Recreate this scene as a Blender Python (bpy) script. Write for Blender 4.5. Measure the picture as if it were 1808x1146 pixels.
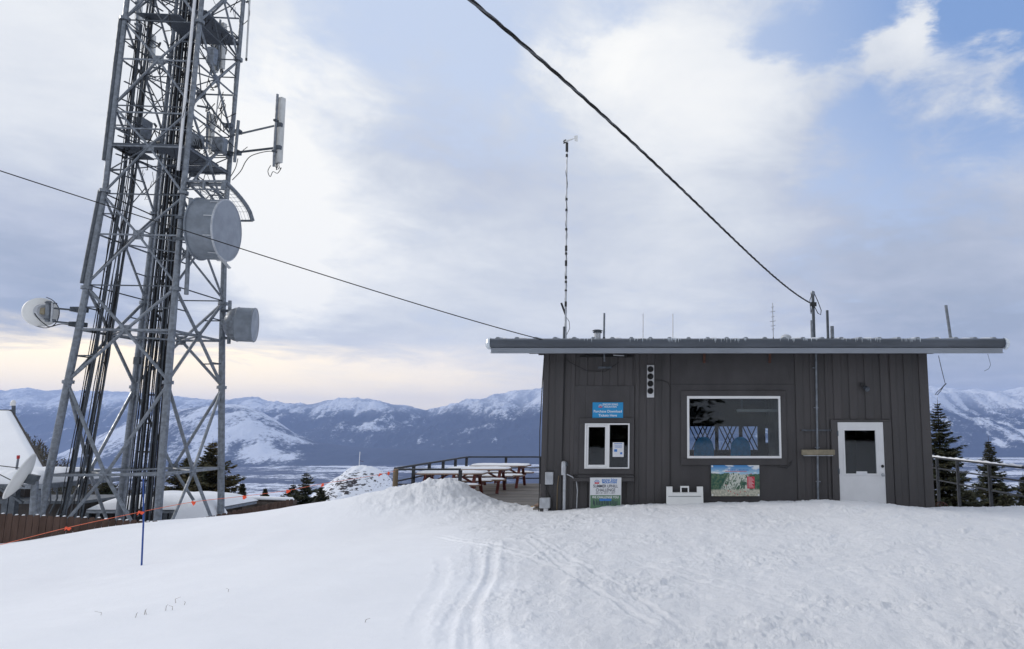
import bpy, bmesh, math, random
import numpy as np
from mathutils import Vector, Matrix
random.seed(7); RNG = np.random.default_rng(11)
sc = bpy.context.scene; COL = sc.collection
for o in list(bpy.data.objects): bpy.data.objects.remove(o)
R = math.radians
# ------------------------------------------------------------ camera
F, CX, CY, EZ = 1205.0, 1180.0, 580.0, 1.6
PITCH = math.atan(170/1205)
cam = bpy.data.cameras.new('camera'); camo = bpy.data.objects.new('camera', cam); COL.objects.link(camo)
camo.location = (0, 0, EZ); camo.rotation_euler = (math.pi/2+PITCH, 0, 0)
cam.sensor_width = 36; cam.lens = F/1808*36
cam.shift_x = -(CX-904)/1808; cam.shift_y = (CY-573)/1808
cam.clip_start = .1; cam.clip_end = 90000
sc.camera = camo
CP, SP = math.cos(PITCH), math.sin(PITCH)
def ray(px, py):
    u = (px-CX)/F; v = -(py-CY)/F
    return Vector((u, CP-v*SP, SP+v*CP))
def W(px, py, Y):                       # point where the sight line meets the upright plane y = Y
    d = ray(px, py); t = Y/d.y
    return Vector((d.x*t, Y, EZ+d.z*t))
# ------------------------------------------------------------ light
SUN_EL, SUN_AZ = 24, -80                # azimuth from +Y, negative = left
sc.view_settings.view_transform = 'Standard'; sc.view_settings.look = 'None'
sc.view_settings.exposure = 0.33; sc.view_settings.gamma = 1
sl = bpy.data.lights.new('sun', 'SUN'); sl.energy = 1.25; sl.angle = R(12); sl.color = (1, .93, .84)
so = bpy.data.objects.new('sun', sl); COL.objects.link(so)
sd = Vector((math.sin(R(SUN_AZ))*math.cos(R(SUN_EL)), math.cos(R(SUN_AZ))*math.cos(R(SUN_EL)), math.sin(R(SUN_EL))))
so.rotation_euler = sd.to_track_quat('Z', 'Y').to_euler(); so.location = (0, 0, 40)

class NT:
    def __init__(s, nt): s.nt = nt; s.N = nt.nodes; s.L = nt.links
    def n(s, t, **k):
        x = s.N.new(t)
        for a, b in k.items(): setattr(x, a, b)
        return x
    def put(s, sock, v):
        if hasattr(v, 'is_output') or hasattr(v, 'links'): s.L.new(v, sock)
        else: sock.default_value = v
    def m(s, op, a, b=0.0, c=None, clamp=False):
        x = s.n('ShaderNodeMath', operation=op); x.use_clamp = clamp
        s.put(x.inputs[0], a); s.put(x.inputs[1], b)
        if c is not None: s.put(x.inputs[2], c)
        return x.outputs[0]
    def noise(s, vec, scale, detail=6, rough=.55, dist=0.0, out=0):
        x = s.n('ShaderNodeTexNoise'); s.put(x.inputs['Vector'], vec) if vec is not None else None
        x.inputs['Scale'].default_value = scale; x.inputs['Detail'].default_value = detail
        x.inputs['Roughness'].default_value = rough; x.inputs['Distortion'].default_value = dist
        return x.outputs[out]
    def mix(s, f, a, b):
        x = s.n('ShaderNodeMix', data_type='RGBA'); s.put(x.inputs[0], f)
        s.put(x.inputs[6], a if not isinstance(a, tuple) else (*a[:3], 1)); s.put(x.inputs[7], b if not isinstance(b, tuple) else (*b[:3], 1))
        return x.outputs[2]
    def ss(s, v, a, b, lo=0.0, hi=1.0):
        x = s.n('ShaderNodeMapRange', interpolation_type='SMOOTHSTEP'); s.put(x.inputs[0], v)
        for i, q in enumerate((a, b, lo, hi)): x.inputs[i+1].default_value = q
        return x.outputs[0]
    def vmul(s, v, t):
        x = s.n('ShaderNodeVectorMath', operation='MULTIPLY'); s.put(x.inputs[0], v); x.inputs[1].default_value = t
        return x.outputs[0]

world = bpy.data.worlds.new('World'); sc.world = world; world.use_nodes = True
w = NT(world.node_tree); w.N.clear()
tc = w.n('ShaderNodeTexCoord'); D = tc.outputs['Generated']
sep = w.n('ShaderNodeSeparateXYZ'); w.L.new(D, sep.inputs[0])
el = w.m('MAXIMUM', sep.outputs[2], 0.0); den = w.m('ADD', el, .16)
cmb = w.n('ShaderNodeCombineXYZ')
w.L.new(w.m('DIVIDE', sep.outputs[0], den), cmb.inputs[0]); w.L.new(w.m('DIVIDE', sep.outputs[1], den), cmb.inputs[1])
U = cmb.outputs[0]
wn_ = w.noise(U, 2.2, 7, .62, .3, out=1)
off = w.n('ShaderNodeVectorMath', operation='SUBTRACT'); w.L.new(wn_, off.inputs[0]); off.inputs[1].default_value = (.5, .5, .5)
adv = w.n('ShaderNodeVectorMath', operation='ADD'); w.L.new(D, adv.inputs[0]); w.L.new(w.vmul(off.outputs[0], (.30, .30, .22)), adv.inputs[1])
DW = w.n('ShaderNodeVectorMath', operation='NORMALIZE'); w.L.new(adv.outputs[0], DW.inputs[0]); DW = DW.outputs[0]
def blobs(lst, dirs=None):
    acc = None
    for px, py, deg, amp in lst:
        d = ray(px, py).normalized(); k = 1.0/(1-math.cos(R(deg)))
        dt = w.n('ShaderNodeVectorMath', operation='DOT_PRODUCT'); w.L.new(dirs or DW, dt.inputs[0]); dt.inputs[1].default_value = d
        e = w.m('MULTIPLY', w.m('EXPONENT', w.m('MULTIPLY', w.m('SUBTRACT', dt.outputs['Value'], 1.0), k)), amp)
        acc = e if acc is None else w.m('ADD', acc, e)
    return acc
sky = w.n('ShaderNodeTexSky', sky_type='NISHITA'); sky.sun_disc = False
sky.sun_elevation = R(SUN_EL); sky.sun_rotation = R(SUN_AZ); sky.altitude = 2300; sky.air_density = 1.0; sky.dust_density = .6
nA = w.noise(U, 1.3, 10, .62, .5); nB = w.noise(U, .55, 5, .5, .3); nC = w.noise(U, 4.2, 9, .66, .5)
BLUE = blobs([(1720, -10, 10, 1.1), (1480, 90, 6, .75), (1790, 60, 7, .6), (1290, 40, 5, .5), (600, 20, 9, .50), (850, 60, 8, .60), (1100, 10, 5.5, .75), (1390, 120, 3.5, .35), (900, 200, 6, .32),
              (1520, 290, 7, .36), (1780, 250, 6, .30), (1400, 150, 4, .3), (1080, 95, 4.5, -.75), (1170, 70, 4, -.4), (1240, 160, 5, -.65), (1290, 230, 6, -.55), (1620, 40, 2.6, -1.5), (1560, 100, 2.6, -1.1), (1510, 125, 2.6, -.9), (1440, 190, 2.8, -.7), (1370, 200, 2.6, -.4), (1790, 140, 3, -1.1), (1690, 165, 3.5, -.8), (1600, 170, 3, -.5), (770, 120, 2.4, -.35), (1380, 20, 4, -.5), (150, 60, 18, -.4)])
bf = w.m('ADD', BLUE, w.m('MULTIPLY', w.m('SUBTRACT', nA, .5), -1.6))
bf = w.m('ADD', bf, w.m('MULTIPLY', w.m('SUBTRACT', nC, .5), -1.3))
bmask = w.ss(bf, .02, .80)
LUM = blobs([(60, 90, 16, .26), (200, 330, 9, .16), (500, 400, 7, .34), (470, 180, 8, .20), (560, 210, 5, .22), (420, 440, 4, .25), (480, 480, 4, .18), (640, 520, 5, .1), (1080, 100, 5, .45), (1270, 190, 7, .40), (1600, 60, 5, .28), (1760, 150, 6, .22),
             (60, 430, 8, -.30), (60, 540, 7, -.36), (190, 250, 6, -.10), (120, 180, 5, -.08), (640, 580, 5, -.16), (560, 590, 5, -.10), (880, 280, 8, -.16), (720, 250, 5, -.08), (1500, 360, 12, -.16), (1720, 420, 14, -.18), (1700, 640, 10, -.28), (760, 540, 5, .12), (1000, 480, 8, .02), (1150, 520, 8, .02), (1250, 590, 7, .08)])
lum = w.m('ADD', w.m('ADD', .50, LUM), w.m('ADD', w.m('MULTIPLY', w.m('SUBTRACT', nA, .5), .70), w.m('MULTIPLY', w.m('SUBTRACT', nB, .5), .35)))
lum = w.m('ADD', lum, w.m('MULTIPLY', w.m('SUBTRACT', nC, .5), .22))
ramp = w.n('ShaderNodeValToRGB'); w.L.new(lum, ramp.inputs[0]); cr = ramp.color_ramp
for p, c in ((0.0, (.30, .35, .45)), (.28, (.42, .46, .555)), (.52, (.54, .575, .635)), (.75, (.68, .70, .725)), (1.0, (.80, .80, .785))):
    if p in (0.0, 1.0): e_ = cr.elements[0 if p == 0 else -1]; e_.position = p
    else: e_ = cr.elements.new(p)
    e_.color = (*c, 1)
cl10 = w.vmul(ramp.outputs[0], (10, 10, 10))
deep = w.m('MULTIPLY', blobs([(1800, -60, 17, 1.1)], D), 1.0, clamp=True)
skyc = w.mix(.88, w.vmul(sky.outputs[0], (1.0, 1.0, 1.0)), w.mix(deep, (5.1, 5.85, 7.3), (1.9, 3.1, 5.7)))
base = w.mix(bmask, cl10, skyc)
warm = w.m('MULTIPLY', w.ss(w.m('ADD', sep.outputs[2], w.m('MULTIPLY', w.m('SUBTRACT', nA, .5), .12)), .115, .05), blobs([(100, 670, 20, 1.3), (600, 690, 16, .9)], D), clamp=True)
base = w.mix(warm, base, (12.5, 10.6, 7.4))
lowband = w.m('MULTIPLY', w.ss(w.m('ADD', sep.outputs[2], w.m('MULTIPLY', w.m('SUBTRACT', nA, .5), .08)), .14, .08), w.m('ADD', blobs([(750, 560, 9, .5), (1150, 600, 10, .3)]), 0.0), clamp=True)
base = w.mix(lowband, base, (7.6, 7.5, 7.6))
bg = w.n('ShaderNodeBackground'); w.L.new(base, bg.inputs[0]); bg.inputs[1].default_value = .1
wo = w.n('ShaderNodeOutputWorld'); w.L.new(bg.outputs[0], wo.inputs[0])

# ------------------------------------------------------------ materials
M = {}
def mat(name, col, rough=.6, metal=0.0, var=0.0, vscale=6.0, col2=None, bump=0.0, bscale=30.0, stretch=(1, 1, 1), spec=.5):
    m = bpy.data.materials.new(name); m.use_nodes = True; t = NT(m.node_tree); b = t.N['Principled BSDF']
    b.inputs['Roughness'].default_value = rough; b.inputs['Metallic'].default_value = metal
    b.inputs['Specular IOR Level'].default_value = spec
    b.inputs['Base Color'].default_value = (*col, 1)
    if var or col2 or bump:
        g = t.n('ShaderNodeTexCoord'); v = t.vmul(g.outputs['Object'], stretch)
        if var or col2:
            f = t.ss(t.noise(v, vscale, 7, .6), .32, .68)
            c2 = col2 if col2 else tuple(max(0, x*(1-var)) for x in col)
            t.L.new(t.mix(f, col, c2), b.inputs['Base Color'])
            r_ = t.m('ADD', t.m('MULTIPLY', t.m('SUBTRACT', f, .5), .2), rough, clamp=True); t.L.new(r_, b.inputs['Roughness'])
        if bump:
            bp = t.n('ShaderNodeBump'); bp.inputs['Strength'].default_value = bump; bp.inputs['Distance'].default_value = .01
            t.L.new(t.noise(v, bscale, 5, .6), bp.inputs['Height']); t.L.new(bp.outputs[0], b.inputs['Normal'])
    M[name] = m; return m
mat('siding', (.048, .045, .046), .62, 0, .42, 2.8, (.074, .068, .069), .35, 30, (1, 1, .12))
mat('siding_panel', (.058, .054, .056), .62, 0, .16, 1.6, None, .25, 40, (1, 1, .6))
mat('galv', (.235, .26, .295), .42, .55, .35, 9, None, .05, 60)
mat('galv_pale', (.52, .54, .57), .45, .4, .25, 8)
mat('galv_dark', (.105, .12, .14), .5, .45, .3, 7)
mat('grating', (.085, .10, .125), .55, .4, .3, 20)
mat('cable_black', (.008, .008, .009), .75, 0, .3, 30)
mat('cable_grey', (.10, .105, .115), .5, 0, .3, 30)
mat('gutter', (.10, .115, .14), .4, .2, .35, 1.2, None, .12, 8, (.5, 1, 4))
mat('flashing', (.36, .39, .44), .45, .2, .15, 3, None, .0, 14, (.3, 1, 1))
mat('white_vinyl', (.80, .80, .80), .4, 0, .05, 4)
mat('white_paint', (.74, .74, .75), .5, 0, .07, 3, None, .05, 30)
mat('white_plastic', (.78, .78, .76), .45, 0, .06, 3)
mat('antenna_white', (.62, .63, .62), .5, 0, .18, 3)
mat('radome', (.29, .32, .37), .55, 0, .12, 2.5)
mat('shroud', (.22, .25, .29), .5, .2, .22, 3)
mat('blue_sign', (.015, .26, .55), .45)
mat('ink_white', (.82, .82, .82), .6); mat('ink_red', (.60, .03, .05), .5); mat('ink_blue', (.05, .20, .55), .5)
mat('ink_navy', (.03, .04, .07), .6); mat('map_red', (.58, .04, .07), .5); mat('paper', (.72, .73, .75), .6, 0, .05, 9)
mat('red_wood', (.20, .042, .028), .6, 0, .45, 7, None, .3, 40, (.3, 1, 1))
mat('plank_wood', (.34, .22, .15), .65, 0, .4, 7, None, .3, 40, (.3, 1, 1))
mat('deck_wood', (.20, .175, .15), .75, 0, .45, 2.5, None, .3, 30, (.3, 1.6, 1))
mat('rail_steel', (.034, .037, .043), .6, 0, .25, 8)
mat('fence_wood', (.085, .045, .03), .75, 0, .4, 5, None, .4, 40, (1, 1, .1))
mat('old_wood', (.11, .085, .07), .8, 0, .4, 5, None, .4, 30)
mat('post_wood', (.20, .15, .09), .8, 0, .4, 8, None, .4, 30, (1, 1, .1))
mat('yellow_paint', (.62, .36, .03), .6, 0, .25, 6)
mat('rope_orange', (.80, .17, .08), .6); mat('flag_orange', (.9, .10, .03), .5)
mat('pole_blue', (.02, .07, .28), .4); mat('black', (.012, .012, .013), .5); mat('dark_lens', (.01, .01, .012), .15)
mat('rust', (.09, .035, .022), .8, 0, .4, 20); mat('tan_box', (.30, .26, .18), .5, .2, .3, 8)
mat('chair_blue', (.01, .45, .95), .6, 0, .3, 8); mat('interior', (.45, .45, .44), .8, 0, .3, 3); mat('counter', (.12, .11, .10), .6)
mat('bark', (.06, .045, .035), .9, 0, .4, 12, None, .5, 30)
mat('needles', (.030, .044, .022), .85, 0, .5, 1.3, (.072, .066, .032)); mat('needles_brown', (.13, .095, .035), .85, 0, .4, .9, (.05, .06, .028))
mat('bare_wood_stuff', (.085, .070, .055), .9, 0, .5, .15, (.04, .045, .035))
mat('metal_roof', (.33, .36, .40), .45, .5, .25, 3)
mat('lodge_wall', (.035, .028, .025), .8, 0, .3, 3)
mat('red_paint', (.45, .03, .03), .5)
mat('house_wall', (.16, .13, .11), .8)
# glass: clear pane with a mirror-like face
def glassmat(name, tint, lo, hi):
    m = bpy.data.materials.new(name); m.use_nodes = True; t = NT(m.node_tree); t.N.clear()
    fr = t.n('ShaderNodeFresnel'); fr.inputs[0].default_value = 1.5
    f = t.m('ADD', t.m('MULTIPLY', fr.outputs[0], hi), lo, clamp=True)
    tr = t.n('ShaderNodeBsdfTransparent'); tr.inputs[0].default_value = (*tint, 1)
    gl = t.n('ShaderNodeBsdfGlossy'); gl.inputs[0].default_value = (.95, .97, 1, 1); gl.inputs['Roughness'].default_value = .012
    g = t.n('ShaderNodeTexCoord'); bp = t.n('ShaderNodeBump'); bp.inputs['Strength'].default_value = .02; bp.inputs['Distance'].default_value = .05
    t.L.new(t.noise(g.outputs['Object'], 1.5, 2, .4), bp.inputs['Height']); t.L.new(bp.outputs[0], gl.inputs['Normal'])
    mx = t.n('ShaderNodeMixShader'); t.L.new(f, mx.inputs[0]); t.L.new(tr.outputs[0], mx.inputs[1]); t.L.new(gl.outputs[0], mx.inputs[2])
    o = t.n('ShaderNodeOutputMaterial'); t.L.new(mx.outputs[0], o.inputs[0]); M[name] = m
glassmat('glass', (.84, .88, .90), .0, .80)
def icemat():
    m = bpy.data.materials.new('ice'); m.use_nodes = True; b = m.node_tree.nodes['Principled BSDF']
    b.inputs['Base Color'].default_value = (.80, .86, .92, 1); b.inputs['Roughness'].default_value = .15
    b.inputs['Transmission Weight'].default_value = .25; b.inputs['IOR'].default_value = 1.3; M['ice'] = m
icemat()
def snowmat(name, col=(.865, .88, .915), ground=False):
    m = bpy.data.materials.new(name); m.use_nodes = True; t = NT(m.node_tree); b = t.N['Principled BSDF']
    g = t.n('ShaderNodeTexCoord'); v = g.outputs['Object']
    f = t.ss(t.noise(v, .5, 6, .6), .3, .7)
    t.L.new(t.mix(f, col, tuple(x*.965 for x in col)), b.inputs['Base Color'])
    b.inputs['Roughness'].default_value = .75; b.inputs['Specular IOR Level'].default_value = .25
    b.inputs['Subsurface Weight'].default_value = 0
    bp = t.n('ShaderNodeBump'); bp.inputs['Strength'].default_value = .35; bp.inputs['Distance'].default_value = .03
    h = t.m('ADD', t.noise(v, 16, 7, .72), t.m('MULTIPLY', t.noise(v, 110, 3, .6), .4))
    if ground:
        at = t.n('ShaderNodeAttribute', attribute_name='rough'); bp.inputs['Strength'].default_value = 1
        t.L.new(t.m('ADD', t.m('MULTIPLY', at.outputs['Fac'], .85), .12), bp.inputs['Strength'])
    t.L.new(h, bp.inputs['Height']); t.L.new(bp.outputs[0], b.inputs['Normal'])
    M[name] = m
snowmat('snow'); snowmat('snow_ground', ground=True)

# ------------------------------------------------------------ object helpers
def origin(p):
    v = Vector((0, 0, 0))
    while p: v += p.location; p = p.parent
    return v
def tag(o, label=None, cat=None, group=None, kind=None):
    for k, v in (('label', label), ('category', cat), ('group', group), ('kind', kind)):
        if v: o[k] = v
    return o
def thing(name, label, cat, loc=(0, 0, 0), group=None):
    o = bpy.data.objects.new(name, None); COL.objects.link(o); o.location = loc; o.empty_display_size = .2
    return tag(o, label, cat, group)
class MB:
    def __init__(s): s.v = []; s.f = []
    def add(s, vs, fs):
        n = len(s.v); s.v += [tuple(x) for x in vs]; s.f += [tuple(i+n for i in q) for q in fs]; return s
    def box(s, a, b):
        x0, y0, z0 = (min(a[i], b[i]) for i in range(3)); x1, y1, z1 = (max(a[i], b[i]) for i in range(3))
        return s.add([(x0, y0, z0), (x1, y0, z0), (x1, y1, z0), (x0, y1, z0), (x0, y0, z1), (x1, y0, z1), (x1, y1, z1), (x0, y1, z1)],
                     [(0, 3, 2, 1), (4, 5, 6, 7), (0, 1, 5, 4), (1, 2, 6, 5), (2, 3, 7, 6), (3, 0, 4, 7)])
    def frame(s, a, b, t, y0, y1):       # rectangle ring in the XZ plane: a=(x,z) b=(x,z)
        (x0, z0), (x1, z1) = a, b
        s.box((x0, y0, z0), (x1, y1, z0+t)); s.box((x0, y0, z1-t), (x1, y1, z1))
        s.box((x0, y0, z0+t), (x0+t, y1, z1-t)); return s.box((x1-t, y0, z0+t), (x1, y1, z1-t))
    def beam(s, p, q, wd, ht=None, up=(0, 0, 1)):
        p, q = Vector(p), Vector(q); ht = ht or wd; d = (q-p).normalized(); u = Vector(up)
        if abs(d.dot(u)) > .98: u = Vector((0, 1, 0))
        x = d.cross(u).normalized(); y = x.cross(d).normalized(); x *= wd/2; y *= ht/2
        vs = [p-x-y, p+x-y, p+x+y, p-x+y, q-x-y, q+x-y, q+x+y, q-x+y]
        return s.add(vs, [(0, 3, 2, 1), (4, 5, 6, 7), (0, 1, 5, 4), (1, 2, 6, 5), (2, 3, 7, 6), (3, 0, 4, 7)])
    def tube(s, pts, r, n=8, cap=True):
        pts = [Vector(p) for p in pts]; rr = r if isinstance(r, (list, tuple)) else [r]*len(pts); vs = []; fs = []
        ref = None
        for i, p in enumerate(pts):
            d = (pts[min(i+1, len(pts)-1)]-pts[max(i-1, 0)]).normalized()
            if ref is None:
                ref = Vector((0, 0, 1)) if abs(d.z) < .9 else Vector((0, 1, 0))
            x = d.cross(ref).normalized(); y = x.cross(d).normalized(); ref = y
            vs += [p+(x*math.cos(2*math.pi*k/n)+y*math.sin(2*math.pi*k/n))*rr[i] for k in range(n)]
        for i in range(len(pts)-1):
            for k in range(n): fs.append((i*n+k, i*n+(k+1) % n, (i+1)*n+(k+1) % n, (i+1)*n+k))
        if cap: fs += [tuple(range(n))[::-1], tuple((len(pts)-1)*n+k for k in range(n))]
        return s.add(vs, fs)
    def cyl(s, p, q, r, n=12): return s.tube([p, q], r, n)
    def lathe(s, c, axis, prof, n=32):   # prof: list of (along, radius)
        a = Vector(axis).normalized(); u = Vector((0, 0, 1)) if abs(a.z) < .9 else Vector((0, 1, 0))
        x = a.cross(u).normalized(); y = x.cross(a).normalized(); c = Vector(c); vs = []; fs = []
        for al, r in prof: vs += [c+a*al+(x*math.cos(2*math.pi*k/n)+y*math.sin(2*math.pi*k/n))*max(r, 1e-4) for k in range(n)]
        for i in range(len(prof)-1):
            for k in range(n): fs.append((i*n+k, i*n+(k+1) % n, (i+1)*n+(k+1) % n, (i+1)*n+k))
        return s.add(vs, fs)
    def build(s, name, m, parent=None, smooth=False, bevel=0):
        off = origin(parent) if parent else Vector((0, 0, 0))
        me = bpy.data.meshes.new(name); me.from_pydata([(x-off.x, y-off.y, z-off.z) for x, y, z in s.v], [], s.f)
        o = bpy.data.objects.new(name, me); COL.objects.link(o); o.parent = parent
        me.materials.append(M[m] if isinstance(m, str) else m)
        bm = bmesh.new(); bm.from_mesh(me); bmesh.ops.recalc_face_normals(bm, faces=bm.faces); bm.to_mesh(me); bm.free()
        if smooth:
            me.shade_smooth(); me.set_sharp_from_angle(angle=R(40))
        if bevel:
            b = o.modifiers.new('bevel', 'BEVEL'); b.width = bevel; b.segments = 1; b.limit_method = 'ANGLE'
        return o
def arrmesh(name, V, Fq, m, parent=None, smooth=False, tri=False):
    k = 3 if tri else 4; me = bpy.data.meshes.new(name)
    me.vertices.add(len(V)); me.vertices.foreach_set('co', np.asarray(V, np.float32).ravel())
    nf = len(Fq); me.loops.add(nf*k); me.loops.foreach_set('vertex_index', np.asarray(Fq, np.int32).ravel())
    me.polygons.add(nf); me.polygons.foreach_set('loop_start', np.arange(nf, dtype=np.int32)*k)
    me.update(calc_edges=True); me.validate()
    if smooth: me.shade_smooth()
    me.materials.append(M[m]); o = bpy.data.objects.new(name, me); COL.objects.link(o); o.parent = parent
    return o
def text(body, size, c, m, parent, name='lettering', bold=.0, y=None, sx=1.0, shear=0):
    cu = bpy.data.curves.new(name, 'FONT'); cu.body = body; cu.size = size; cu.align_x = 'CENTER'; cu.align_y = 'CENTER'
    cu.offset = bold; cu.extrude = .001; cu.shear = shear
    t = bpy.data.objects.new('tmp', cu); COL.objects.link(t)
    me = bpy.data.meshes.new_from_object(t.evaluated_get(bpy.context.evaluated_depsgraph_get()))
    bpy.data.objects.remove(t)
    off = origin(parent)
    for v in me.vertices:
        x, yy, z = v.co; v.co = (c[0]+x*sx-off.x, c[1]-z-off.y, c[2]+yy-off.z)
    me.materials.clear(); me.materials.append(M[m]); me.name = name
    o = bpy.data.objects.new(name, me); COL.objects.link(o); o.parent = parent; return o
def copy_tree(o, parent=None):
    c = o.copy(); COL.objects.link(c); c.parent = parent
    for ch in list(o.children): copy_tree(ch, c)
    return c
def sag(p, q, s, n=40):
    p, q = Vector(p), Vector(q); return [p.lerp(q, i/n)-Vector((0, 0, 4*s*(i/n)*(1-i/n))) for i in range(n+1)]

# ------------------------------------------------------------ noise (numpy)
PERM = RNG.permutation(4096)
def vnoise(x, y):
    xi = np.floor(x).astype(np.int64); yi = np.floor(y).astype(np.int64); xf = x-xi; yf = y-yi
    u = xf*xf*xf*(xf*(xf*6-15)+10); v = yf*yf*yf*(yf*(yf*6-15)+10)
    def g(a, b, dx, dy):
        h = PERM[(PERM[a & 4095]+b) & 4095]*(2*math.pi/4096)*7.0
        return np.cos(h)*dx+np.sin(h)*dy
    return ((g(xi, yi, xf, yf)*(1-u)+g(xi+1, yi, xf-1, yf)*u)*(1-v)+(g(xi, yi+1, xf, yf-1)*(1-u)+g(xi+1, yi+1, xf-1, yf-1)*u)*v)*1.5
def fbm(x, y, o=5, g=.5, ridge=False):
    a = 1; s = 0; t = 0
    for i in range(o):
        n = vnoise(x*2**i+i*17.3, y*2**i+i*9.1)
        s = s+a*((1-2*np.abs(n)) if ridge else n); t += a; a *= g
    return s/t
def sstep(x, a, b):
    t = np.clip((x-a)/(b-a), 0, 1); return t*t*(3-2*t)

# ------------------------------------------------------------ snow ground
FD = 13.8                                # facade plane
ctl = []
for px, py, Y in [(-300, 985, 15), (0, 964, 16.4), (100, 946, 16.5), (200, 929, 16.8), (270, 922, 17.1), (350, 919, 17.4), (400, 911, 17.8), (475, 900, 18.6), (525, 900, 19.2),
                  (580, 891, 17.5), (640, 884, 16.8), (700, 880, 15.8), (780, 888, 15), (860, 895, 14.6), (950, 905.5, 13.6),
                  (1000, 903, 13.5), (1060, 898, 13.5), (1176, 892, 13.5), (1240, 889.5, 13.5), (1330, 887.5, 13.3), (1400, 886.5, 13.2), (1480, 885, 13.0), (1540, 888, 13.1), (1565, 895, 13.4), (1590, 899, 13.5), (1650, 898.5, 13.6), (1808, 896.5, 14), (2000, 897, 14),
                  (252, 998, 11.8)]:
    p = W(px, py, Y); ctl.append((p.x, p.y, p.z))
ctl += [(0, 0, 0), (0, 5, 0), (4, 5, 0), (-4, 5, -.12), (-8, 6, -.45), (0, 9.5, 0), (5, 9.5, .03), (-4, 9, -.12), (-14, 8, -1.0), (10, 8, 0), (-2.5, 11.5, -.08), (-5, 13, -.2),
        (0, -12, .3), (15, -8, .2), (-15, -8, -.6), (-7, 21, -1.1), (0, 21, -1.1), (8, 21, -1.1), (-7, 27, -1.9), (9, 27, -1.9), (-2, 17.5, -.72), (-5, 17.8, -.75),
        (-16, 21.5, -1.35), (-22, 19, -2.2), (-17, 27, -2.4), (-26, 28, -3.5), (15, 14, -.25), (15, 21, -1.5), (12, 18, -.8), (-28, 12, -2.4), (22, 5, 0), (-11, 25, -2.0)]
ctl = np.array(ctl)
def U_(r): return np.where(r > 0, r*r*np.log(r+1e-9), 0)
n_ = len(ctl); A_ = np.zeros((n_+3, n_+3))
A_[:n_, :n_] = U_(np.hypot(ctl[:, None, 0]-ctl[None, :, 0], ctl[:, None, 1]-ctl[None, :, 1]))
A_[:n_, n_:] = np.c_[np.ones(n_), ctl[:, :2]]; A_[n_:, :n_] = A_[:n_, n_:].T
wt = np.linalg.solve(A_, np.r_[ctl[:, 2], 0, 0, 0])
def gbase(x, y):
    x = np.asarray(x, float); y = np.asarray(y, float); r = np.hypot(x, y)
    k = np.minimum(1, 32/np.maximum(r, 1e-6)); xc, yc = x*k, y*k
    z = wt[n_]+wt[n_+1]*xc+wt[n_+2]*yc
    for i in range(n_): z = z+wt[i]*U_(np.hypot(xc-ctl[i, 0], yc-ctl[i, 1]))
    q = W(792, 880, 15.0)
    dx, dy = (x-q.x), (y-q.y); dd = np.sqrt((dx/np.where(dx < 0, 1.9, .92))**2+(dy/1.0)**2)
    z = z+.56*np.exp(-dd**1.35*1.3)
    fall = np.maximum(r-30, 0)
    front = sstep(y, -20, 25)
    fl = fall*(.12+.33*front)
    return np.maximum(z-fl-.0005*fall**1.2, -470+0*r)
tracks = []
for i in range(9):                        # soft broad tracks fanning towards the hut
    x0 = -.9+i*.42+random.uniform(-.2, .2); tracks.append((x0, 3.6, x0*1.5-1.0+i*.12, random.uniform(9, 12.5), random.uniform(.12, .2), random.uniform(.006, .012), .8))
for i in range(5):                        # broad ruts on the left of the packed area
    x0 = -1.42+i*.15+random.uniform(-.05, .05); tracks.append((x0, 3.6, x0*1.0-1.55+random.uniform(-.15, .25), random.uniform(8.5, 11), random.uniform(.04, .09), random.uniform(.004, .008), .45))
for i in range(12):                       # pairs of ski tracks
    x0, y0 = random.uniform(-1.2, 7), random.uniform(3.8, 9.5); a = R(random.choice([random.uniform(12, 45), random.uniform(95, 130), random.uniform(150, 172)])); l = random.uniform(2, 6)
    dp = random.uniform(.005, .012); wob = random.uniform(.1, .4)
    for q in (0, .2): tracks.append((x0-math.sin(a)*q, y0+math.cos(a)*q, x0-math.sin(a)*q+math.cos(a)*l, y0+math.cos(a)*q+math.sin(a)*l, .035, dp, wob))
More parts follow.
